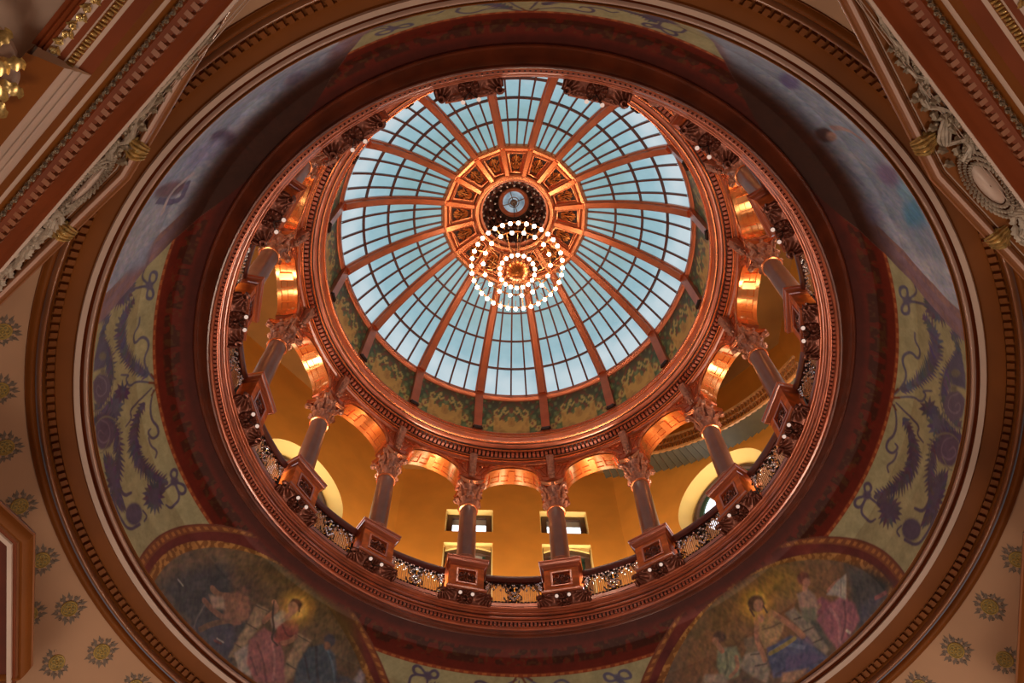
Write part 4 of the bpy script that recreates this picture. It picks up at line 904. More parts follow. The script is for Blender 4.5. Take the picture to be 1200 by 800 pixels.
for sgn in (-1,1):
    b = MB()
    ed = [(10.35,2.515),(10.35,2.592),(3.2,2.592)]+[((sp+1.0)*math.cos(t_), HA+.004+(rise+.017)*math.sin(t_)) for t_ in (1.15,.9,.65,.4,.2)]
    ed = [(a,min(h,2.589)) if i > 2 else (a,h) for i,(a,h) in enumerate(ed)]
    b.tube([AP_(sgn*a, RA-.0005, h) for a,h in ed], .018, 5, closed=True)
    q = [(9.9,2.52),(9.9,2.585),(6.0,2.585),(8.0,2.567)]
    b.tube([AP_(sgn*a, RA-.0005, h) for a,h in q], .014, 5, closed=True)
    b.tube([AP_(sgn*(9.3-.25*i), RA-.001, 2.572+.004*math.sin(i*1.3)) for i in range(12)], .022, 5)
    b.build('spandrel_panel','copper',arch)
tag(arch,'x','arch')
ring_copies(arch, RA, HA, lambda k: 'copper gallery arch with coffered soffit '+side_words(k,False), half=False, group='arches round the gallery')

# carved bracket over each capital
RK, HK = .650, 2.500
def KP(x, R, h): return Vector((x*S,(R-RK)*S,(h-HK)*S))
kb = empty('carved_bracket'); b = MB()
b.grid([[KP(x,R,h) for x,R,h in ((-w_,.656,h_),(-w_,r_,h_),(0,r_-.002,h_),(w_,r_,h_),(w_,.656,h_))] for h_,r_,w_ in ((2.500,.652,.007),(2.508,.646,.009),(2.525,.645,.010),(2.555,.640,.0105),(2.580,.633,.011),(2.597,.628,.012),(2.603,.628,.012))])
leaf(b, KP(0,.644,2.506),(0,-.12,1),(0,-1,0),(1,0,0),.42,.16,.4,7); leaf(b, KP(0,.640,2.540),(0,-.2,1),(0,-1,0),(1,0,0),.40,.17,.4,7)
for h_ in (2.515,2.545,2.575):
    for sx in (-1,1): b.tube([KP(sx*.007+.003*x,.641,h_+.006*y) for x,y in spiral((0,0),1,1.3,9)],.016,5)
b.sphere(KP(0,.645,2.503),.05,8,5)
b.build('scroll_console','capital',kb); b = MB(); b.box(-.012*S,.012*S,(.6525-RK)*S,(.6575-RK)*S,0,.1*S); b.build('backplate','mahogany',kb,smooth=False)
tag(kb,'x','bracket')
ring_copies(kb, RK, HK, lambda k: 'carved scroll bracket above capital, '+side_words(k), group='carved brackets above the capitals')

# ---- main cornice --------------------------------------------------------------------
cor = empty('dome_cornice', P(0,0,2.60)); base = P(0,0,2.60)
def axbuild(b, nm, m, parent, base, **k): b.move(base); return b.build(nm, m, parent, **k)
for nm, pr, mm_ in (('frieze_fillet',[(.656,2.598),(.651,2.600),(.648,2.601)],'mahogany'),('bed_bead',[(.648,2.6005),(.6455,2.6005),(.6435,2.603),(.6445,2.6065)],'copper'),
    ('bed_groove',[(.6445,2.6065),(.6465,2.607),(.6455,2.6095)],'groove'),('bed_fillet',[(.6455,2.6095),(.6415,2.6095),(.6395,2.6115),(.6400,2.6140)],'copper'),
    ('dentil_bed',[(.6400,2.6140),(.6385,2.615),(.6385,2.6295),(.624,2.6300)],'groove'),
    ('lower_bead',[(.624,2.6300),(.6225,2.6275),(.6195,2.6270),(.6175,2.6290),(.6180,2.632)],'copper'),('lower_groove',[(.6180,2.632),(.6180,2.6345),(.6150,2.6350)],'groove'),
    ('corona',[(.6150,2.6350),(.6120,2.6345),(.6060,2.6370),(.6035,2.641)],'mahogany'),('corona_groove',[(.6035,2.641),(.6045,2.643),(.6020,2.6435)],'groove'),
    ('middle_bead',[(.6020,2.6435),(.6000,2.6410),(.5970,2.6415),(.5955,2.6440),(.5965,2.6470)],'copper'),
    ('cyma',[(.5965,2.6470),(.5975,2.6495),(.5955,2.654),(.5915,2.6575),(.5895,2.662)],'mahogany'),
    ('upper_bead',[(.5895,2.662),(.5870,2.6605),(.5845,2.663),(.5850,2.667),(.5875,2.6685)],'copper'),('upper_groove',[(.5875,2.6685),(.5890,2.670),(.5885,2.673)],'groove'),
    ('lip',[(.5885,2.673),(.5855,2.674),(.5845,2.678),(.5850,2.685),(.589,2.688),(.605,2.690)],'copper')):
    axbuild(ringlathe(pr,256),nm,mm_,cor,base)
b = MB(); N = 288
for i in range(N):
    a0 = 360*i/N; a1 = a0+360/N*.6
    b.hexa([P(a,R,h) for h in (2.6155,2.629) for R,a in ((.6265,a0),(.6265,a1),(.638,a1),(.638,a0))])
axbuild(b,'dentil_course','dentil_wood',cor,base,smooth=False)
tag(cor,'round copper cornice with dentils between the gallery arches and the glass dome','cornice')

# ================================================================= DOME
RHO, ZC = .668, 2.593
def DP(a, th, dr=0.):     # azimuth, polar angle from the zenith, radial offset (units)
    t = rad(th); r = RHO+dr; return P(a, r*math.sin(t), ZC+r*math.cos(t))
DB = P(0,0,2.69)
dome = empty('glass_dome', DB)
# painted frieze drum, one panel a bay
def frieze_panel(k):
    b = MB(); na, nh = 48, 34; a0 = 22.5*k-11.25
    rows = [[P(a0+22.5*i/na, .600-.014*j/nh, 2.688+.232*j/nh)-DB for j in range(nh+1)] for i in range(na+1)]
    b.grid(rows); o = b.build('frieze_panel','frieze_paint',dome)
    me = o.data; ca = me.color_attributes.new('paint','FLOAT_COLOR','POINT'); c = np.ones((len(me.vertices),4),np.float32)
    x = np.repeat(np.linspace(-1,1,na+1),nh+1); y = np.tile(np.linspace(0,1,nh+1),na+1)
    r = np.random.RandomState(11); n = np.zeros_like(x)
    for q in range(14):
        fx, fy, p1, p2 = r.uniform(4,16), r.uniform(4,14), r.uniform(0,6), r.uniform(0,6); n += np.sin(np.abs(x)*fx+p1)*np.sin(y*fy+p2)
    n /= 4
    C = np.ones((len(x),3))*L((84,96,52)); 
    def mx(m, cc):
        m = np.clip(m,0,1)[:,None]; C[:] = C*(1-m)+L(cc)*m
    mx((n > .25)*.8,(56,74,50)); mx((n < -.45)*.8,(140,70,44))
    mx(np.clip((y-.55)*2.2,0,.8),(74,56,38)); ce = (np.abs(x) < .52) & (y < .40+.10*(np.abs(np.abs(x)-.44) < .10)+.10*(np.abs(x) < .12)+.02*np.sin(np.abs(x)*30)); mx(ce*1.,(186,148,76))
    mx((ce & (n > .35))*.6,(150,110,50)); 
    n5 = np.zeros_like(x)
    for q in range(10):
        fx, fy, p1, p2 = r.uniform(10,30), r.uniform(8,24), r.uniform(0,6), r.uniform(0,6); n5 += np.sin(np.abs(x)*fx+p1)*np.sin(y*fy+p2)
    mx((n5 > 1.5)*(1-ce)*.7,(112,132,84)); mx((n5 < -1.7)*(1-.6*ce)*.8,(118,62,40))
    for cx_,cy_,rr_ in ((.40,.62,.12),(.17,.70,.09),(.62,.34,.09),(.78,.20,.07)):
        dd = np.hypot((np.abs(x)-cx_)*1.1,y-cy_); an = np.arctan2(y-cy_,np.abs(x)-cx_); mx((np.abs(dd-rr_*(.55+.45*np.cos(an*.5+1))) < .03)*.85,(186,164,92))
    mx((np.abs(y-.96) < .03)*1.,(110,64,40)); mx((y < .05)*1.,(120,74,40)); mx((np.abs(x) > .93)*1.,(96,56,36))
    c[:,:3] = C; ca.data.foreach_set('color', c.ravel()); return o
fp = frieze_panel(0)
for k in range(1,16):
    o = fp.copy(); col.objects.link(o); o.parent = dome; o.rotation_euler = (0,0,-rad(22.5*k))
def spread(o, ks, half):
    for k in ks:
        q = o.copy(); col.objects.link(q); q.parent = o.parent; q.rotation_euler = (0,0,-rad(22.5*k))
        for ch in o.children:
            c_ = ch.copy(); col.objects.link(c_); c_.parent = q
axbuild(ringlathe([(.592,2.905),(.585,2.908),(.5805,2.914),(.5765,2.918),(.5755,2.924),(.5775,2.929),(.5755,2.932),(.5765,2.938),(.580,2.941),(.592,2.940)],256),'springing_ring','green_rib',dome,DB)
# one rib
A1 = 11.25
def arcbox(b, a, th0, th1, hw0, hw1, d0, d1, n=24, base=DB, cham=.35):
    rows = []
    for i in range(n+1):
        t = i/n; th = th0+(th1-th0)*t; hw = hw0+(hw1-hw0)*t
        T = Vector((math.cos(rad(a)),-math.sin(rad(a)),0))
        rows.append([DP(a,th,d)-base+T*x*S for x,d in ((-hw,d0),(-hw,d1*.45),(-hw*.72,d1*.55),(-hw*.6,d1),(hw*.6,d1),(hw*.72,d1*.55),(hw,d1*.45),(hw,d0))])
    b.grid(rows, closed=True); b.add(rows[0],[tuple(range(8))]); b.add(rows[-1],[tuple(range(7,-1,-1))])
b = MB(); arcbox(b,A1,59.9,20.5,.0168,.0138,.004,-.017); rib = b.build('rib','green_rib',dome,sharp=25); spread(rib,range(1,16),True)
b = MB()
for h0_,h1_,w_ in ((2.688,2.930,.0140),):
    T = Vector((math.cos(rad(A1)),-math.sin(rad(A1)),0)); O_ = Vector((math.sin(rad(A1)),math.cos(rad(A1)),0))
    c = []
    for h_,R_ in ((h0_,.597),(h1_,.583)):
        ctr = P(A1,R_,h_)-DB; c += [ctr-T*w_*S-O_*.012*S,ctr+T*w_*S-O_*.012*S,ctr+T*w_*S+O_*.02*S,ctr-T*w_*S+O_*.02*S]
    b.hexa(c)
strip = b.build('frieze_pilaster','green_rib',dome,smooth=False)
b = MB(); ctr = P(A1,.583,2.697)-DB
b.tube([ctr-T*.011*S,ctr+T*.011*S],.06,10)
for sx in (-1,1): b.tube([ctr+T*sx*.011*S+O_*.008*S*x+Vector((0,0,.008*S*y)) for x,y in spiral((0,0),1,1.3,10)],.022,5); b.sphere(ctr+T*sx*.013*S,.04,8,6)
b.build('scroll_foot','dark_bronze',strip); spread(strip,range(1,16),True)
# glazing: panes and bars, one bay
TH = [59.8,50.5,41.3,32.2,23.2]
b = MB(); b.grid([[DP(-10.9+21.8*i/24,59.9-(59.9-22.5)*j/16,.002)-DB for j in range(17)] for i in range(25)]); pane = b.build('glass_bay','dome_glass',dome)
b = MB()
def thinarc(a0,a1,t0,t1,hw,n):
    rows = []
    for i in range(n+1):
        t = i/n; a = a0+(a1-a0)*t; th = t0+(t1-t0)*t; c = DP(a,th,-.0035)-DB; up = (DP(a,th,.005)-DP(a,th,-.004)).normalized()
        tg = (DP(a0+(a1-a0)*(t+.01),t0+(t1-t0)*(t+.01),-.0035)-DB-c).normalized(); w = tg.cross(up).normalized()
        rows.append([c-w*hw-up*.02,c+w*hw-up*.02,c+w*hw+up*.05,c-w*hw+up*.05])
    b.grid(rows, closed=True)
for th in TH[1:4]: thinarc(-10.6,10.6,th,th,.024,12)
for q in (-1,0,1): thinarc(q*11.25*.485,q*11.25*.485,59.8,22.8,.023,20)
for q in (-1,1): thinarc(q*10.35,q*10.35,59.8,22.8,.02,16)
b.build('glazing_bars','bar',pane,smooth=False); spread(pane,range(1,16),False)
# compression ring: straight-sided outer band, sixteen carved panels, round inner ring
b = MB()
for k in range(16):
    rows = []
    for a in (22.5*k-11.25, 22.5*k+11.25):
        cs = [(23.6,0),(23.5,-.012),(23.0,-.019),(22.2,-.020),(21.6,-.017),(21.2,-.012),(20.9,-.012),(20.7,-.004)]
        rows.append([DP(a,th/1,d)-DB for th,d in cs])
    b.grid(rows)
b.build('sixteen_sided_band','copper',dome,sharp=25)
b = MB(); b.grid([[DP(a,21.2-(21.2-9.9)*j/6,.006)-DB for j in range(7)] for a in [360*i/96 for i in range(97)]]); b.build('crown_shell','green_rib',dome)
b = MB(); arcbox(b,A1,22.6,13.2,.0145,.0105,.004,-.026,8); crr = b.build('crown_rib','copper',dome,sharp=25); spread(crr,range(1,16),True)
b = MB()
def panf(x,y,z): return None
t0_,t1_ = 20.2,13.6
def tp(u,v,z): th = t0_+(t1_-t0_)*v; return DP(u*(7.6-1.6*v),th,-z)-DB      # u -1..1, v 0..1
b.tube([tp(u,v,.004) for u,v in ((-1,0),(1,0),(1,1),(-1,1))],.045,5,closed=True)
b.tube([tp(u,v,.002) for u,v in ((-.86,.07),(.86,.07),(.86,.93),(-.86,.93))],.025,4,closed=True)
pf = b.build('carved_panel','copper',dome)
b = MB(); b.grid([[tp(u,v,.0) for u in (-1,0,1)] for v in (0,.5,1)]); b.marks.append((len(b.f),1))
scrollwork(b, lambda x,y,z: tp(x, .5+y*.95, z/S+.001), 1.75, .92, .016, depth=.05)
b.build('relief',('dark_bronze','gold'),pf); spread(pf,range(1,16),False)
axbuild(ringlathe([(.146,3.236),(.140,3.232),(.1345,3.2305),(.128,3.232),(.1245,3.238),(.1225,3.246),(.1235,3.254)],96),'inner_ring','copper',dome,DB)
tag(dome,'ribbed stained glass dome with pale blue panes and carved copper crown','dome')

# ---- lantern ----------------------------------------------------------------
LB = P(0,0,3.25); lan = empty('lantern', LB)
axbuild(ringlathe([(.124,3.250),(.122,3.28),(.112,3.32),(.092,3.355),(.066,3.382),(.05,3.388)],64),'cupola_shell','dark_bronze',lan,LB)
b = MB()
def lp(a,t): 
    tt = [(.121,3.262),(.118,3.285),(.107,3.322),(.088,3.354),(.064,3.379)]; i = min(3,int(t*4)); f = t*4-i
    return P(a,tt[i][0]*(1-f)+tt[i+1][0]*f-.003,tt[i][1]*(1-f)+tt[i+1][1]*f-.003)
for k in range(16):
    a = 22.5*k; b.tube([lp(a,t/8) for t in range(9)],.028,5)
    for q,t in enumerate((.12,.34,.55,.75)):
        for sx in (-1,1):
            c0 = lp(a+sx*5.6,t); b.tube([lp(a+sx*5.6+x*4.2*(1+.2*q),t+.085*y) for x,y in spiral((0,0),1,1.2,9,0,sx)],.026,4)
b.marks.append((len(b.f),1))
for k in range(16):
    for q,t in enumerate((.05,.27,.48,.7,.9)):
        b.sphere(lp(22.5*k+11.25*(q%2),t),.055-.004*q,7,5)
b.v = [tuple(Vector(v)-LB) for v in b.v]; b.build('openwork',('bronze',mat('pewter_boss',(200,176,160),.3,.7,.3)),lan)
axbuild(ringlathe([(.058,3.386),(.055,3.380),(.050,3.378),(.046,3.381),(.0455,3.386),(.042,3.388),(.040,3.392)],48),'eye_ring','mahogany',lan,LB)
axbuild(ringlathe([(.041,3.390),(.0,3.396)],48),'eye_glass','lens',lan,LB)
axbuild(ringlathe([(.021,3.388),(.0205,3.384),(.018,3.384),(.0175,3.388)],32),'eye_muntin','sash',lan,LB)
b = MB(); b.sphere(P(0,0,3.380),.11,12,8,(1,1,.5))
for a in (20,110,200,290): b.tube([P(a,.010,3.384),P(a,.041,3.388)],.018,4)
axbuild(b,'boss','sash',lan,LB)
tag(lan,'dark openwork lantern with a round grey glass eye at the top of the dome','lantern')

# ---- chandelier ---------------------------------------------------------------
CB = P(0,0,2.64); ch = empty('chandelier', CB)
def C_(a,R,h): return P(a,R,h)-CB
tiers = [('outer_hoop',.140,2.694,36,.048),('middle_hoop',.104,2.714,18,.048),('inner_hoop',.0535,2.652,18,.045)]
for nm,R_,h_,n_,gr in tiers:
    b = MB(); b.tube([C_(a*5,R_,h_+.010) for a in range(72)],.022,6,closed=True)
    for i in range(n_):
        a = 360*i/n_; b.lathe([(.0,.10),(.022,.095),(.028,.06),(.034,.045)],6,C_(a,R_,h_)+Vector((0,0,0)))
        if nm != 'inner_hoop': b.tube([C_(a,R_,h_+.010),C_(a,R_-.008,h_+.022),C_(a,R_-.020,h_+.018)],.010,4)
    hoop = b.build(nm,'wire',ch)
    for i in range(n_):
        a = 360*(i+.5*(nm=='middle_hoop'))/n_; b = MB()
        if i == 0: b.sphere((0,0,0),gr,12,8); g0 = b.build('globe','globe',ch); g0.location = C_(a,R_,h_)
        else:
            g = g0.copy(); col.objects.link(g); g.parent = ch; g.location = C_(a,R_,h_)
b = MB()
for k in range(9):
    a = 40*k+10
    b.tube([C_(a,.010,2.80),C_(a,.05,2.765),C_(a,.090,2.735),C_(a,.104,2.724),C_(a,.125,2.716),C_(a,.140,2.704)],.013,5)
    b.tube([C_(a+20,.012,2.70),C_(a+20,.035,2.682),C_(a+20,.0535,2.664)],.014,5)
    b.tube([C_(a,.04+.012*x,2.745+.012*y) for x,y in spiral((0,0),1,1.4,12)],.010,4)
for k in range(18):
    b.tube([C_(20*k,.0535,2.662),C_(20*k,.080,2.70),C_(20*k,.104,2.722)],.006,3)
b.build('arm','wire',ch)
b = MB(); b.lathe([(r*S,(h-2.64)*S) for r,h in ((.0,2.630),(.006,2.632),(.008,2.638),(.018,2.642),(.026,2.650),(.030,2.658),(.026,2.668),(.014,2.676),(.008,2.69),(.012,2.72),(.018,2.745),(.012,2.775),(.006,2.80),(.004,2.82))],24)
for k in range(16):
    a = 22.5*k; b.tube([C_(a,.006,2.636),C_(a,.018,2.641),C_(a,.027,2.650),C_(a,.031,2.659)],[.02,.03,.045,.03],5)
b.build('fluted_vase','gold',ch)
b = MB(); 
n = 60
for i in range(n):
    c0 = C_(0,0,2.82+(3.374-2.82)*i/n); c1 = C_(0,0,2.82+(3.374-2.82)*(i+1)/n); m_ = (c0+c1)/2; d_ = Vector((.02,0,0)) if i % 2 else Vector((0,.02,0))
    b.tube([c0,m_+d_,c1,m_-d_],.006,4,closed=True)
b.build('chain','dark_bronze',ch)
tag(ch,'brass chandelier with three rings of lit white globes hanging in the dome','chandelier')
# ---- stair flight seen through the arches on the right ---------------------------
st = empty('stair_flight', P(47,.90,2.70)); stb = P(47,.90,2.70)
def sth(a): return 2.885-.0078*(a-30)
b = MB()
a0s, a1s = 22., 76.
def sp_(a,R,h): return P(a,R,h)-stb
for off,rr in ((0,.05),(-.038,.03),(-.076,.05)):
    b.tube([sp_(a0s+(a1s-a0s)*i/30,.86,sth(a0s+(a1s-a0s)*i/30)+off) for i in range(31)],rr,5)
for i in range(60):
    a = a0s+(a1s-a0s)*i/60; b.tube([sp_(a,.86,sth(a)),sp_(a,.86,sth(a)-.076)],.026,4)
    b.tube([sp_(a,.86,sth(a)-.038),sp_(a+.45,.86,sth(a)-.014),sp_(a+.9,.86,sth(a)-.038),sp_(a+.45,.86,sth(a)-.062)],.014,4,closed=True)
b.build('lattice_stringer','lattice',st)
for i in range(34):
    a = a0s+(a1s-a0s)*i/34; a2 = a+(a1s-a0s)/34*.86; h_ = sth(a)-.080
    b = MB(); b.hexa([sp_(q,R_,h_+dz) for dz in (-.006,.0) for q,R_ in ((a,.862),(a2,.862),(a2,.94),(a,.94))]); b.build('tread','slat',st,smooth=False)
tag(st,'curved metal stair with lattice stringer behind the arches on the right','stairs')

# ================================================================= ENTABLATURES OF THE CROSSING
HT_ = 1.36
def offset_path(path, o):
    # mitred offset of a plan polyline away from the axis
    n = len(path); out = []
    segs = []
    for i in range(n-1):
        d = (path[i+1]-path[i]).normalized(); m = Vector((-d.y,d.x)); mid = (path[i]+path[i+1])/2
        if m.dot(mid) < 0: m = -m
        segs.append((d,m))
    for i in range(n):
        if i == 0: out.append(path[0]+segs[0][1]*o)
        elif i == n-1: out.append(path[-1]+segs[-1][1]*o)
        else:
            m0, m1 = segs[i-1][1], segs[i][1]; q = (m0+m1).normalized(); out.append(path[i]+q*(o/q.dot(m0)))
    return out
def sweep(b, path, prof, top):
    rows = []
    for o, d in prof:
        rows.append([Vector((p.x*S,p.y*S,Z(top-d))) for p in offset_path(path, o)])
    b.grid(rows)
def along(path, o, d, top, t, seg):
    p = offset_path(path, o); a, c = p[seg], p[seg+1]; q = a+(c-a)*t; return Vector((q.x*S,q.y*S,Z(top-d)))
H2 = 1.235; DF = .911
def entablature(path, tpath, brk, label, flip):
    base = Vector((path[1].x*S,path[1].y*S,Z(HT_-.3)))
    root = empty('entablature', base)
    def fin(b, nm, m, sharp=35, smooth=True): b.v = [tuple(Vector(v)-base) for v in b.v]; return b.build(nm, m, root, sharp=sharp, smooth=smooth)
    def sw(nm, prof, m, pth=path, sharp=35, top=HT_):
        b = MB(); sweep(b, pth, prof, top); return fin(b, nm, m, sharp)
    def st(nm, prof, m): return sw(nm, prof, m, tpath, 35, H2)
    st('crown_fillet', [(.06,-.06),(.02,-.02),(.0,-.010),(-.001,-.006),(.000,-.003),(.0025,-.002)], 'arch_brown')
    st('edge_bead', [(-.0006,-.006),(-.0016,-.005),(-.0012,-.003),(.0,-.002)], 'torus')
    st('torus_moulding', [(.0025,-.002),(.004,.002),(.0055,.0045)], 'torus'); st('torus_highlight', [(.0055,.0045),(.0075,.0062),(.010,.0062)], 'rose'); st('torus_under', [(.010,.0062),(.0125,.0045),(.0145,.001),(.0155,-.002)], 'torus')  # pale middle strip is the torus highlight as a colour
    st('panel_border', [(.0155,-.002),(.0165,-.004),(.0185,-.004),(.019,-.0015)], 'arch_brown'); st('panel_bead', [(.019,-.0015),(.0198,-.0008),(.0206,-.0015)], 'pale')
    n0 = Vector(((path[1]).x,(path[1]).y)).normalized(); e0 = (path[2]-path[1]).normalized(); n0 = n0-e0*n0.dot(e0); n0.normalize()
    q = offset_path(tpath,.0206); b = MB(); rows = []
    for i in range(3):
        for p in ([q[i]] if i == 2 else [q[i].lerp(q[i+1],t) for t in (0,.25,.5,.75)]):
            D = p.dot(n0); p2 = p+n0*max(0,.921-D); rows.append([Vector((p.x*S,p.y*S,Z(H2+.0015))),Vector((p2.x*S,p2.y*S,Z(H2+.001)))])
    b.grid(rows); fin(b,'frieze_ground','arch_brown')
    sw('inner_bead', [(.0225,.131),(.0232,.1325),(.0240,.131)], 'pale'); sw('inner_bead', [(.0262,.131),(.0268,.1325),(.0275,.131)], 'pale')
    sw('frame_upper', [(.0325,.125),(.0325,.134),(.0360,.136),(.0362,.138)], 'pale')
    sw('corona', [(.0362,.138),(.040,.143),(.042,.148),(.046,.154),(.055,.165)], 'red_brown')
    sw('dentil_bed', [(.055,.165),(.057,.182),(.067,.186),(.068,.195)], 'red_brown')
    sw('leaf_bed', [(.068,.195),(.074,.208),(.077,.213)], 'arch_brown')
    P2 = path
    sw('fillet_band', [(.077,.213),(.078,.216),(.081,.219)], 'pale'); sw('plain_band', [(.081,.219),(.087,.236)], 'arch_brown')
    def dentils():
        b = MB()
        for seg in (0,1):
            pth = offset_path(path,.0635); Ls = (pth[seg+1]-pth[seg]).length; n = int(Ls/.0128)
            for i in range(n):
                t0, t1 = (i+.2)/n, (i+.75)/n
                b.hexa([along(path,o,d,HT_,t,seg) for o,d in ((.058,.168),(.066,.190)) for t,oo in ((t0,0),(t1,0))][:0]+
                       [along(path,o,d,HT_,t,seg) for (o,d) in ((.056,.170),(.060,.192)) for t in (t0,t1)][:0]+
                       [along(path,.0525,.171,HT_,t0,seg),along(path,.0525,.171,HT_,t1,seg),along(path,.064,.171,HT_,t1,seg),along(path,.064,.171,HT_,t0,seg),
                        along(path,.0525,.184,HT_,t0,seg),along(path,.0525,.184,HT_,t1,seg),along(path,.064,.184,HT_,t1,seg),along(path,.064,.184,HT_,t0,seg)])
        fin(b,'dentil_course','entab_brown',smooth=False)
    dentils()
    b = MB()
    for seg in (0,1):
        Ls = (path[seg+1]-path[seg]).length; n = int(Ls/.013)
        for i in range(n):
            p = along(path,.0685,.195,HT_,(i+.5)/n,seg); q = along(path,.0685,.195,HT_,(i+1)/n,seg); w = (q-p).normalized()
            u = (along(path,.078,.214,HT_,(i+.5)/n,seg)-p).normalized(); nn = w.cross(u).normalized()
            if nn.z > 0: nn = -nn
            leaf(b,p-u*.02,u,nn,w,.17,.12,.5,5)
            b.tube([p+u*.05+w*.045*x+u*.045*y+nn*.03 for x,y in spiral((0,0),1,1.2,8)],.012,4)
    fin(b,'leaf_moulding','leaf_grey')
    # lower (corner) stretch: three pale fasciae, then the plain brown frieze
    k = offset_path(path,0); brkp = k[0]+(k[1]-k[0])*brk
    pth = [brkp,path[1],path[2]]
    sw('fascia', [(.087,.236),(.0875,.240),(.093,.252),(.0935,.249),(.099,.262),(.0995,.259),(.105,.272),(.106,.274)], 'pale', pth)
    sw('frieze', [(.106,.274),(.128,.30),(.129,.302),(.137,.312),(.146,.26)], 'arch_brown', pth)
    # upper stretch: gilded soffit bands of the beam crossing to the next pier
    pu = [path[0],brkp]
    sw('soffit_red', [(.087,.236),(.100,.248)], 'red_brown', pu); sw('soffit_fillet',[(.100,.248),(.104,.252)],'pale',pu)
    sw('egg_bed',[(.104,.252),(.1125,.258)],'arch_brown',pu); sw('gilt_line',[(.1125,.258),(.1140,.26)],'pale',pu); sw('soffit_brown',[(.1140,.26),(.1205,.265)],'red_brown',pu)
    sw('leaf_band_ground',[(.1205,.265),(.1315,.273)],'pale',pu); sw('outer_reeds',[(.1315,.273),(.1345,.277),(.1365,.275),(.1395,.280),(.142,.278),(.1455,.283),(.149,.26)],'red_brown',pu)
    b = MB(); n = int((pu[1]-pu[0]).length/.0105)
    for i in range(n):
        c = along(pu,.1083,.256,HT_,(i+.5)/n,0); q = along(pu,.1083,.256,HT_,(i+1)/n,0); w = (q-c).normalized(); u = (along(pu,.1125,.2585,HT_,(i+.5)/n,0)-c).normalized()
        rows = [[c+(u*math.cos(t_)*.032+w*math.sin(t_)*.022)*math.cos(f_)+Vector((0,0,-.035))*math.sin(f_) for t_ in [2*PI*j/8 for j in range(8)]] for f_ in (0,.6,1.1,1.5)]
        b.grid(rows,closed=True); b.tube([c-u*.035+w*.042,c+w*.042+Vector((0,0,-.02)),c+u*.04+w*.042],[.014,.010,.004],5)
    fin(b,'egg_and_dart','gilt')
    b = MB(); n = int((pu[1]-pu[0]).length/.0125)
    for i in range(n):
        c = along(pu,.126,.270,HT_,(i+.5)/n,0); q = along(pu,.126,.270,HT_,(i+1)/n,0); w = (q-c).normalized(); u = (along(pu,.1315,.274,HT_,(i+.5)/n,0)-c).normalized()
        b.tube([c+w*.034*x+u*.036*y+Vector((0,0,-.03)) for x,y in spiral((0,0),1,1.4,10,i)],.014,5)
        leaf(b,c-w*.06,w+u*.6*(-1)**i,(0,0,-1),u,.11,.065,.4,5)
    fin(b,'gilded_leaf_band','gilt')
    tag(root, label, 'entablature')
    return root, brkp
def diag(sx, foot, up, lo): 
    n_ = Vector((sx*.70711,-.70711)); e_ = Vector((sx*.70711,.70711)); c_ = n_*foot; return [c_-e_*up, c_, c_+e_*lo]
pL = diag(-1,.879,.62,.62); pR = diag(1,.876,.62,.42)
def ext(p): return [p[1]+(p[0]-p[1])*1.12, p[1], p[1]+(p[2]-p[1])*1.5]
tL = ext([Vector(v) for v in ((-.406,-.889),(-.573,-.657),(-.785,-.469))]); tR = ext([Vector(v) for v in ((.350,-.903),(.514,-.678),(.665,-.547))])
eL, bL = entablature(pL, tL, .705, 'rose and brown moulded entablature crossing the top left corner', 1)
eR, bR = entablature(pR, tR, .705, 'rose and brown moulded entablature crossing the top right corner', -1)

